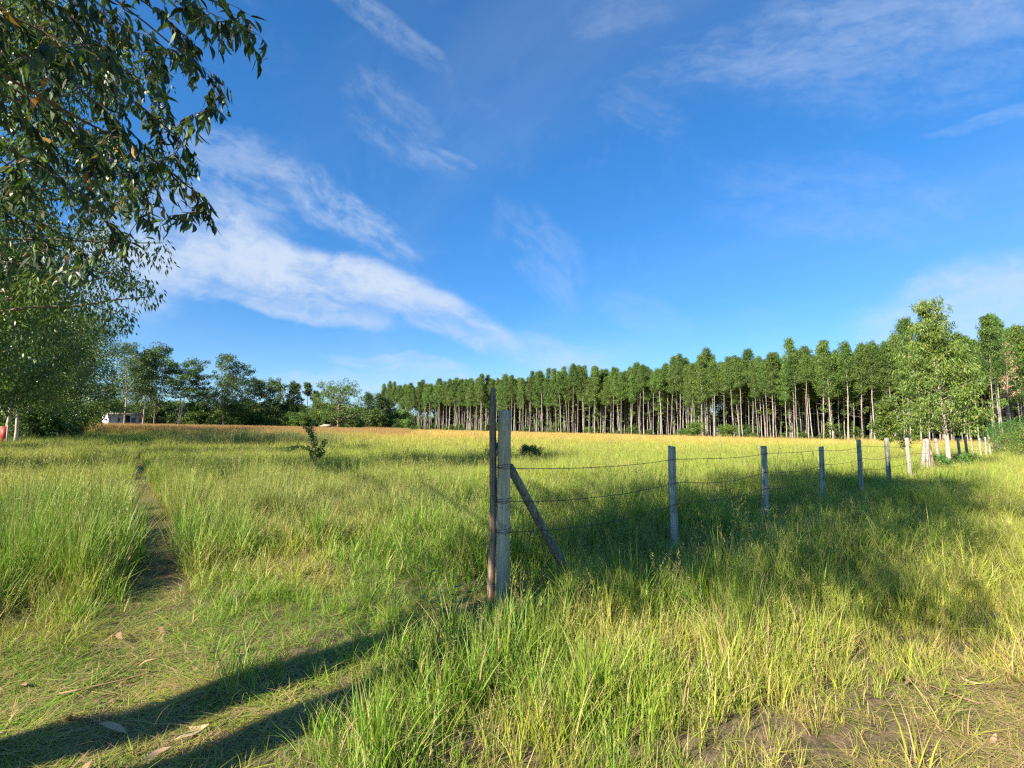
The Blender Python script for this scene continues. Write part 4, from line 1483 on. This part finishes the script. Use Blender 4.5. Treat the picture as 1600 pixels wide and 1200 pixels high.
# ------------------------------------------------------------------ far trees on the left
def build_far_trees():
    G = 'trees along the far side of the field'

    def tree(px, y, H, prof, label, leaf='back_leaf', bark='dark_bark', seed=0, **kw):
        a = dict(nbr=34, asc=0.6, clump=0.95, per=64, leaf=(0.36, 0.16), droop=0.5, k=5, steps=(0.4, 0.75, 1.0))
        a.update(kw)
        bare = a.pop('bare', 0.3)
        tr = a.pop('tr', 0.16)
        tg, cg = build_tree(700 + seed, H, tr, bare, prof, **a)
        return place_tree('far_tree', tg.mesh('far_trunk', [M[bark]], True), cg.mesh('far_crown', [M[leaf]]), at(px, y), y, label, 'tree', G, rz=0.0)
    cone = lambda w: (lambda u: w * (1.05 - u) ** 0.6)
    ovl = lambda w: (lambda u: w * math.sin(math.pi * min(1, 0.15 + 0.8 * u)) ** 0.7)
    tree(196, 104, 17.0, ovl(2.9), 'slim pale trunked eucalyptus in front of the metal shed', 'back_pale_leaf', 'pale_bark', 1, bare=0.34, clump=0.8, per=42)
    tree(226, 106, 15.6, ovl(2.6), 'leaning white trunked tree at the open end of the metal shed', 'back_leaf', 'pale_bark', 2, bare=0.42, lean=(0.06, 0))
    tree(243, 112, 17.6, ovl(4.4), 'tallest dense rounded tree just past the metal shed', 'back_leaf', 'dark_bark', 3, bare=0.22, nbr=46)
    tree(215, 118, 15.5, ovl(3.4), 'dense dark tree behind the roof of the metal shed', 'back_leaf', 'dark_bark', 4, bare=0.1)
    # umbrella tree
    tree(281, 110, 14.0, lambda u: 6.6 * (1.02 - u) ** 0.35 * (0.25 + u) ** 0.5, 'umbrella shaped tree with flat arching crown and bare pale limbs', 'back_leaf', 'pale_bark', 5, bare=0.52, nbr=34,
         asc=0.35, clump=1.0, per=75, flat=0.45, steps=(0.55, 0.8, 1.0), lean=(0.10, 0), stems=2, spread=0.5)
    tree(351, 120, 17.4, ovl(3.0), 'tall pointed pale green tree beyond the umbrella shaped one', 'back_pale_leaf', 'pale_bark', 6, bare=0.22, clump=0.8, nbr=36)
    tree(379, 124, 15.6, ovl(2.8), 'pale feathery tree next to the tall pointed one', 'back_pale_leaf', 'pale_bark', 7, bare=0.3, clump=0.75, per=36)
    tree(362, 128, 12.0, ovl(4.6), 'dark round tree below the tall pointed pale tree', 'back_leaf', 'dark_bark', 8, bare=0.05)
    tree(402, 132, 12.2, ovl(2.8), 'dark tree with ragged top between the feathery tree and the twin dark trees', 'back_leaf', 'dark_bark', 9, bare=0.25, clump=0.7)
    tree(424, 134, 12.4, ovl(3.4), 'twin crowned dark tree with ragged windblown top', 'back_leaf', 'dark_bark', 10, bare=0.2, clump=0.75, stems=2, spread=0.8)
    tree(457, 136, 12.0, ovl(2.0), 'narrow dark tree with a tuft at its side, left of the thin pole tree', 'back_leaf', 'dark_bark', 11, bare=0.3, clump=0.7)
    tree(481, 138, 12.2, ovl(0.9), 'very thin pole like tree with a small tuft of leaves at its top', 'back_leaf', 'pale_bark', 12, bare=0.76, clump=0.6, nbr=12)
    tree(493, 140, 10.0, ovl(1.1), 'short thin tree with a small tuft, beside the pole like tree', 'back_leaf', 'pale_bark', 13, bare=0.7, clump=0.6, nbr=12)
    tree(530, 122, 10.0, lambda u: 5.6 * math.sin(math.pi * min(1, 0.30 + 0.62 * u)) ** 0.6, 'broad spreading bushy tree with short pale trunk at the far field edge', 'forest_leaf', 'pale_bark', 14,
         bare=0.17, nbr=46, asc=0.45, tr=0.3)
    tree(502, 128, 6.4, ovl(3.4), 'low light green bush beside the broad spreading tree', 'forest_leaf', 'dark_bark', 15, bare=0.05)
    tree(577, 160, 10.4, ovl(1.9), 'small pointed tree between the broad spreading tree and the wood', 'back_leaf', 'dark_bark', 16, bare=0.1)
    tree(592, 166, 10.8, ovl(1.5), 'slim feathery tree nearly touching the start of the wood', 'back_leaf', 'dark_bark', 17, bare=0.2)
    tree(604, 170, 9.4, ovl(4.0), 'rounded dark bush tree at the start of the wood', 'back_leaf', 'dark_bark', 18, bare=0.05)
    tree(172, 130, 10.5, ovl(2.2), 'small sparse tree between the roadside row and the pale eucalyptus', 'back_leaf', 'dark_bark', 19, bare=0.15)
    tree(320, 126, 8.6, ovl(4.0), 'rounded dark bush tree under the arching umbrella crown', 'back_leaf', 'dark_bark', 20, bare=0.05)
    # bushes under the trees: one thicket
    r = np.random.RandomState(8)
    src = bpy.data.collections.new('thicket_sources')
    for i in range(5):
        tg, cg = build_tree(760 + i, 2.6, 0.05, 0.05, lambda u: 1.5 * math.sin(math.pi * min(1, 0.35 + 0.6 * u)), nbr=20, asc=0.7, clump=0.5, per=50, leaf=(0.26, 0.12), droop=0.3)
        src.objects.link(bpy.data.objects.new('thicket_source_%d' % i, cg.mesh('thicket', [M['back_leaf' if i % 2 else 'forest_leaf']])))
    P, S = [], []
    for i in range(520):
        px = r.uniform(128, 640)
        y = r.uniform(122, 172) + (30 if px > 560 else 0)
        if 235 < px < 345 and y > 140:
            continue
        P.append((at(px, y), y))
        S.append(r.uniform(0.6, 1.5) if r.uniform() < 0.85 else r.uniform(1.6, 2.4))
    for i in range(200):   # behind everything, closes the horizon
        px = r.uniform(-80, 700)
        y = r.uniform(230, 300)
        P.append((at(px, y), y))
        S.append(r.uniform(1.4, 2.9))
    for i in range(420):   # tall growth closing the far side of the wood
        s = r.uniform(-8, edge_point(0)[2] + 6)
        p, nr, _ = edge_point(max(0, s))
        q = p + nr * r.uniform(36, 58)
        P.append((q[0], q[1]))
        S.append(r.uniform(2.0, 4.4))
    for i in range(330):   # undergrowth inside the wood
        s = r.uniform(0, edge_point(0)[2])
        p, nr, _ = edge_point(s)
        q = p + nr * r.uniform(-1, 40)
        P.append((q[0], q[1]))
        S.append(r.uniform(0.3, 0.8) if r.uniform() < 0.7 else r.uniform(0.8, 1.5))
    for i in range(60):    # thicket among the roadside row
        y = r.uniform(44, 80)
        P.append((at(r.uniform(-40, 118), y), y))
        S.append(r.uniform(0.4, 1.1))
    P, S = np.array(P), np.array(S)
    n = len(P)
    scatter('undergrowth', src, np.column_stack([P, th(P[:, 0], P[:, 1]) - 0.1]), r.randint(0, 5, n), np.column_stack([np.zeros(n), np.zeros(n), r.uniform(0, 6.28, n)]),
            np.column_stack([S, S, S * 0.9]), np.ones((n, 3)), np.zeros(n), 'dark green thicket of bushes under the far trees')


build_far_trees()


# ------------------------------------------------------------------ sheds
def build_sheds():
    corr = plain_mat('shaded_galvanised_sheet', (0.34, 0.38, 0.43), 0.55, 0.2, 2.0)  # bluish shade of the front wall is put into this sheet colour
    white = plain_mat('sunlit_end_sheet', (0.78, 0.80, 0.82), 0.6, 0.06, 2)  # sunlit brightness of the end wall is put into this colour
    blue = plain_mat('blue_door_paint', (0.05, 0.11, 0.20), 0.6, 0.2, 4)
    roofm = plain_mat('roof_sheet', (0.20, 0.17, 0.15), 0.7, 0.3, 2)
    dark = plain_mat('window_dark', (0.03, 0.035, 0.04), 0.3, 0.2, 2)
    brick = plain_mat('pinkish_wall', (0.34, 0.29, 0.28), 0.8, 0.15, 2)
    y = 109.0
    x0, x1 = at(163, y), at(226, y)
    W = 6.4
    x0 = at(172, y)
    e = empty('shed', (x0, y, gz(x0, y)), 'low metal shed with bluish shade tinted front and dark flat roof at the far field edge', 'shed', rz=R(55))
    H = 3.3
    n = 60

    def corrugated(xa, xb, name, mat):
        k = max(4, int((xb - xa) / 0.09))
        xs = np.linspace(xa, xb, k)
        yy = 0.02 * ((np.arange(k) % 2) * 2 - 1)
        V = np.concatenate([np.stack([xs, yy, np.zeros(k) - 0.3], 1), np.stack([xs, yy, np.full(k, H - 0.3)], 1)])
        Vb = V + np.array([0, 0.05, 0])
        i = np.arange(k - 1)
        q = np.concatenate([np.stack([i, i + 1, i + 1 + k, i + k], 1), np.stack([i, i + k, i + 1 + k, i + 1], 1) + 2 * k])
        return add(name, Geo().put(np.vstack([V, Vb]), None, q).mesh(name, [mat]), e)
    corrugated(0.02, W * 0.44, 'wall', corr)
    corrugated(W * 0.60, W * 0.74, 'wall', corr)
    corrugated(W * 0.76, W, 'wall', brick)
    add('side_wall', Geo().put(*box(-0.05, 0.0, 0.0, 3.6, -0.3, H - 0.35)).mesh('side_wall', [white]), e)
    add('back_wall', Geo().put(*box(0, W, 3.6, 3.7, -0.3, H - 0.5)).mesh('back_wall', [corr]), e)
    d = add('door', Geo().put(*box(W * 0.445, W * 0.595, 0.06, 0.10, -0.3, H - 0.4)).mesh('door', [dark]), e)
    d = add('door', Geo().put(*box(W * 0.745, W * 0.755, -0.03, 0.10, -0.3, H - 0.4)).mesh('door', [blue]), e)
    d = add('door', Geo().put(*box(W * 0.64, W * 0.73, -0.07, -0.03, -0.2, H - 0.9)).mesh('door', [blue]), e)
    for a, b in ((0.24, 0.32), (0.86, 0.92)):
        w = add('window', Geo().put(*box(W * a, W * b, -0.06, -0.025, 1.5, 2.3)).mesh('window', [corr]), e)
        add('pane', Geo().put(*box(W * a + 0.06, W * b - 0.06, -0.075, -0.062, 1.56, 2.24)).mesh('pane', [dark]), w)
    V = np.array([[-0.4, -0.5, H - 0.25], [W + 0.4, -0.5, H - 0.25], [W + 0.4, 4.2, H + 0.1], [-0.4, 4.2, H + 0.1]])
    V = np.vstack([V, V + [0, 0, 0.12]])
    add('roof', Geo().put(V, None, [[0, 3, 2, 1], [4, 5, 6, 7], [0, 1, 5, 4], [1, 2, 6, 5], [2, 3, 7, 6], [3, 0, 4, 7]]).mesh('roof', [roofm]), e)
    # huts on the rise and at the field edge
    thatch = plain_mat('pale_roofing', (0.42, 0.36, 0.28), 0.8, 0.15, 3)
    mud = plain_mat('mud_wall', (0.30, 0.21, 0.14), 0.9, 0.2, 3)
    for px, yy, w, lb, dz in ((347, 150, 4.6, 'small hut with pale pitched roof half hidden on the rise', 0.3),
                              (386, 152, 3.4, 'little hut with flat pale roof among bushes on the rise', 0.1),
                              (509, 119, 1.5, 'tiny open shelter with yellowish roof beside the broad spreading tree', 0.0)):
        h = empty('hut', (at(px, yy), yy, gz(at(px, yy), yy) + dz), lb, 'hut')
        add('wall', Geo().put(*box(-w / 2, w / 2, 0, 3, -0.6, 1.5)).mesh('hut_wall', [mud]), h)
        V = np.array([[-w / 2 - .4, -.5, 1.4], [w / 2 + .4, -.5, 1.4], [w / 2 + .4, 3.5, 1.4], [-w / 2 - .4, 3.5, 1.4], [-w / 2 + .1, 1.5, 1.7 + .12 * w], [w / 2 - .1, 1.5, 1.7 + .12 * w]])
        add('roof', Geo().put(V, [[0, 4, 3], [1, 2, 5]], [[0, 1, 5, 4], [2, 3, 4, 5], [0, 3, 2, 1]]).mesh('hut_roof', [thatch]), h)
        add('door', Geo().put(*box(-0.4, 0.4, -0.05, -0.01, -0.5, 1.35)).mesh('hut_door', [dark]), h)
    # red panel between the trunks on the far left and a white blob of paper bag
    red = plain_mat('red_paint', (0.30, 0.04, 0.028), 0.5, 0.2, 3)
    yy = 34.0
    p = empty('red_panel', (at(9, yy), yy, gz(at(9, yy), yy)), 'red painted metal panel on a frame among the pale trunks', 'panel', rz=R(12))
    add('sheet', Geo().put(*box(-0.22, 0.22, -0.01, 0.01, 0.35, 1.5)).mesh('red_sheet', [red]), p)
    for s in (-0.26, 0.26):
        add('upright', Geo().put(*box(s - .03, s + .03, -.03, .03, -0.2, 1.6)).mesh('red_upright', [M['pale_post']]), p)


build_sheds()


# ------------------------------------------------------------------ shrubs, sapling, weeds
def build_plants():
    def shrub(name, x, y, H, w, seed, label, leaf, cat='shrub', group=None, per=50, lsz=(0.075, 0.03), nbr=26, clump=0.16):
        tg, cg = build_tree(seed, H, 0.03, 0.06, lambda u: w * math.sin(math.pi * min(1, 0.32 + 0.6 * u)), nbr=nbr, asc=0.65, clump=clump, per=per, leaf=lsz, droop=0.2, k=4)
        e = empty(name, (x, y, gz(x, y)), label, cat, group)
        add('stem', tg.mesh('shrub_stem', [M['twig']], True), e)
        add('foliage', cg.mesh('shrub_foliage', [M[leaf]]), e)
        return e
    g = 'shrubs at the far end of the fence'
    shrub('shrub', at(1606, 28), 28, 1.5, 1.2, 801, 'rounded olive green shrub where the fence meets the track', 'pale_leaf', group=g, clump=0.3, per=90)
    shrub('shrub', at(1574, 38), 38, 1.4, 1.1, 802, 'low yellowish shrub right beside the last pale fence posts', 'pale_leaf', group=g, clump=0.28, per=80)
    shrub('shrub', at(1618, 31), 31, 2.2, 1.5, 803, 'blue green taller shrub behind the rounded olive one', 'weed_leaf', group=g, clump=0.3, per=90)
    shrub('shrub', at(1570, 36), 36, 2.0, 1.2, 804, 'blue green bush behind the last fence posts', 'weed_leaf', group=g, clump=0.3, per=80)
    shrub('shrub', at(1650, 28), 28, 1.8, 1.6, 805, 'shrub of the track side thicket just outside the view', 'pale_leaf', group=g, clump=0.3, per=80)
    shrub('shrub', at(1508, 22.5), 22.5, 0.55, 0.25, 806, 'small bright green weed bush in front of the whitish leaning posts', 'weed_leaf', clump=0.14)
    shrub('shrub', at(1462, 20.5), 20.5, 0.45, 0.45, 807, 'low bright green bush at the foot of the young tree', 'weed_leaf', clump=0.16)
    shrub('shrub', at(1130, 119), 117, 3.0, 1.8, 808, 'light green bush at the foot of the wood edge trunks', 'forest_leaf', clump=0.5, lsz=(0.26, 0.12))
    shrub('shrub', at(782, 25), 25, 0.75, 0.5, 809, 'bush added for a dark grass patch just behind the corner post', 'back_leaf', clump=0.22)  # added bush stands in for a dark patch of the grass
    shrub('shrub', at(828, 26), 26, 0.55, 0.5, 810, 'low bush added for the dark grass patch beside the corner post', 'back_leaf', clump=0.2)  # second added bush, fills out the same dark grass patch
    # sapling in the field
    r = np.random.RandomState(31)
    x, y = at(497, 19.5), 19.5
    e = empty('sapling', (x, y, gz(x, y)), 'lone dark green sapling with one low side branch in the open field', 'sapling')
    e.scale = (1.2, 1.2, 1.15)
    tg, cs, rad = Geo(), [], []
    main = np.array([[0, 0, -0.1], [0.02, 0, 0.35], [-0.03, 0.02, 0.75], [-0.12, 0, 1.05], [-0.17, 0.02, 1.35], [-0.14, 0, 1.62]])
    V, f3, f4 = tube(main, np.linspace(0.022, 0.006, 6), 6, True)
    tg.put(V, f3, f4)
    for pth in (np.array([[0, 0, 0.55], [-0.25, 0, 0.72], [-0.6, 0.03, 0.78], [-0.85, 0, 0.68]]), np.array([[-.02, 0, 0.6], [0.15, 0, 0.72], [0.27, 0, 0.95]]),
                np.array([[0, 0, 0.45], [0.12, .03, 0.5], [0.22, 0, 0.62]]), np.array([[-.1, 0, 1.0], [-0.25, 0, 1.3], [-0.36, 0, 1.42]]), np.array([[0.01, 0, 0.3], [-0.05, -.05, 0.4], [-0.12, -.05, 0.55]])):
        V, f3, f4 = tube(pth, np.linspace(0.010, 0.004, len(pth)), 4, False)
        tg.put(V, f3, f4)
        for k in range(len(pth) * 2 - 2):
            cs.append(pth[k // 2 + 1] * (0.5 + 0.5 * (k % 2)) + pth[k // 2] * (0.5 - 0.5 * (k % 2)))
            rad.append(0.055)
    for k in np.linspace(0.75, 1.6, 11):
        cs.append([np.interp(k, main[:, 2], main[:, 0]), 0, k])
        rad.append(0.10)
    V, f3, f4, tone = scatter_leaves(r, np.array(cs), np.array(rad) * 1.15, 40, 0.06, 0.036, 0.1, 0.9, T_FAR, 0.6)
    add('stem', tg.mesh('sapling_stem', [M['twig']], True), e)
    add('foliage', Geo().put(V, f3, f4, tone).mesh('sapling_foliage', [M['row_leaf']]), e)
    # broad leaved weeds near the corner post
    for i, (px, py, s, lb) in enumerate(((702, 958, 1.0, 'bright broad leaved weed low in the grass before the corner post'),
                                         (1128, 868, 0.9, 'light green weed in the shaded grass past the first line post'),
                                         (905, 905, 0.9, 'small leafy weed at the foot of the slanting brace'))):
        y = 1280 / (py - 671)
        x = at(px, y)
        r = np.random.RandomState(60 + i)
        e = empty('weed', (x, y, gz(x, y)), lb, 'weed')
        e.scale = (s, s, s)
        tg, LPp, LDd = Geo(), [], []
        for j in range(7):
            az = j * 2.4
            lp = limb(r, (0, 0, 0), (math.cos(az) * .6, math.sin(az) * .6, 1), r.uniform(0.22, 0.42), 0.0, 4, 0.12)
            V, f3, f4 = tube(lp, np.linspace(0.003, 0.0012, 5), 4, False)
            tg.put(V, f3, f4)
            for q in (1, 2, 3, 4, 4):
                for s_ in range(2):
                    a2 = r.uniform(0, 6.28)
                    LPp.append(lp[q])
                    LDd.append([math.cos(a2), math.sin(a2), 0.15])
        LPp, LDd = np.array(LPp), np.array(LDd)
        n = len(LPp)
        V, f3, f4, k = leaves_geo(LPp, LDd, np.column_stack([-LDd[:, 1], LDd[:, 0], r.normal(size=n) * .2]), r.uniform(.045, .075, n), r.uniform(.024, .036, n), T_FAR)
        add('stem', tg.mesh('weed_stem', [M['weed_leaf']]), e)
        add('foliage', Geo().put(V, f3, f4, np.repeat(r.uniform(0, 1, n), k)).mesh('weed_foliage', [M['weed_leaf']]), e)
    # dark tussocks that stand out in the field
    for i, (px, y, H, w, lb) in enumerate(((361, 12.6, 0.80, 0.36, 'large dark green grass tussock standing alone left of the sapling'),
                                           (315, 12.2, 0.62, 0.28, 'smaller dark green tussock beside the large one'),
                                           (196, 22.0, 0.70, 0.45, 'dark green tussock at the far end of the trodden path'),
                                           (455, 15.5, 0.45, 0.30, 'low dark tussock between the large tussock and the sapling'))):
        r = np.random.RandomState(90 + i)
        V, f3, f4, tt, rn = blades(r, 420, w * 0.55, H, 0.011, 0.28, 0.35, 4)
        me = make_mesh('tussock', V, [f3, f4], [M['tussock']], {'rnd': rn, 'tt': tt})
        x = at(px, y)
        tag(add('grass_tussock', me, None, (x, y, gz(x, y))), lb, 'tussock', 'dark grass tussocks in the field')


M['tussock'] = leaf_mat('tussock_blade', (0.035, 0.085, 0.018), (0.06, 0.14, 0.025), (0.10, 0.19, 0.03), 0.3, 0.5, 0.35)
build_plants()


# ------------------------------------------------------------------ litter on the trodden ground
def build_litter():
    r = np.random.RandomState(44)
    meshes = []
    for i in range(5):
        T, f3, f4 = (T_NEAR, T_NEAR2)[i % 2]
        V = T * np.array([0.15, 0.03, 0.15])
        V = V + np.array([0, 0, 1]) * (0.012 * np.sin(V[:, 0:1] * 30 + i))
        meshes.append(make_mesh('dry_leaf', V, [f3, f4], [M['dead_leaf']], {'rnd': np.full(len(V), i / 5)}))
    spots = [(80, 1065, 'large curled brown leaf alone at the edge of the crossing shade'), (150, 1120, 'pale dry leaf lying in the middle of the shadow band'),
             (196, 1122, 'second dry leaf close to the pale one in the shadow band'), (222, 1160, 'dry leaf on the sunlit strip between the two shadow bands'),
             (350, 1112, 'reddish curled dry leaf lying where the shadow bands split'), (268, 975, 'long pale dry leaf on the trodden path'),
             (215, 985, 'narrow dry leaf beside the trodden path'), (609, 975, 'brown dry leaf in the lodged grass before the corner post')]
    for i, (px, py, lb) in enumerate(spots):
        y = 1280.0 / (py - 671)
        x = at(px, y)
        tag(add('dry_leaf', meshes[i % 5], None, (x, y, gz(x, y) + 0.045), (r.normal() * .2, r.normal() * .2, r.uniform(0, 6.28)), (1.1, 1.2, 1.2)), lb, 'leaf', 'fallen dry leaves')
    for i in range(34):
        a = (i % 3 != 0)
        x = r.uniform(-3.6, -0.4) if a else r.uniform(2.2, 4.2)
        y = r.uniform(1.9, 3.7)
        tag(add('dry_leaf', meshes[i % 5], None, (x, y, gz(x, y) + 0.03), (r.normal() * .3, r.normal() * .3, r.uniform(0, 6.28)), (.8, .9, .8)),
            'small dry brown leaf lying on the trodden ' + ('crossing among cut grass' if a else 'track among straw'), 'leaf',
            'small dry leaves on the ' + ('crossing' if a else 'track'))
    for i, (px, py, L, az, lb) in enumerate(((130, 1072, 0.5, 0.2, 'thin dry stick across the trodden crossing'), (1440, 1120, 0.45, 1.0, 'pale straw stalk lying on the trodden track'),
                                             (275, 990, 0.35, 0.9, 'short pale stick at the start of the path'), (1500, 1075, 0.4, 2.4, 'bent grey stick on the trodden track'))):
        y = 1280.0 / (py - 671)
        x = at(px, y)
        p = limb(r, (0, 0, 0), (math.cos(az), math.sin(az), 0), L, 0, 5, 0.12)
        p[:, 2] = 0.0
        V, f3, f4 = tube(p, np.linspace(0.006, 0.003, 6), 5, True, 0.1)
        tag(add('stick', Geo().put(V, f3, f4).mesh('stick', [M['dead_leaf']]), None, (x, y, gz(x, y) + 0.02)), lb, 'stick')


build_litter()
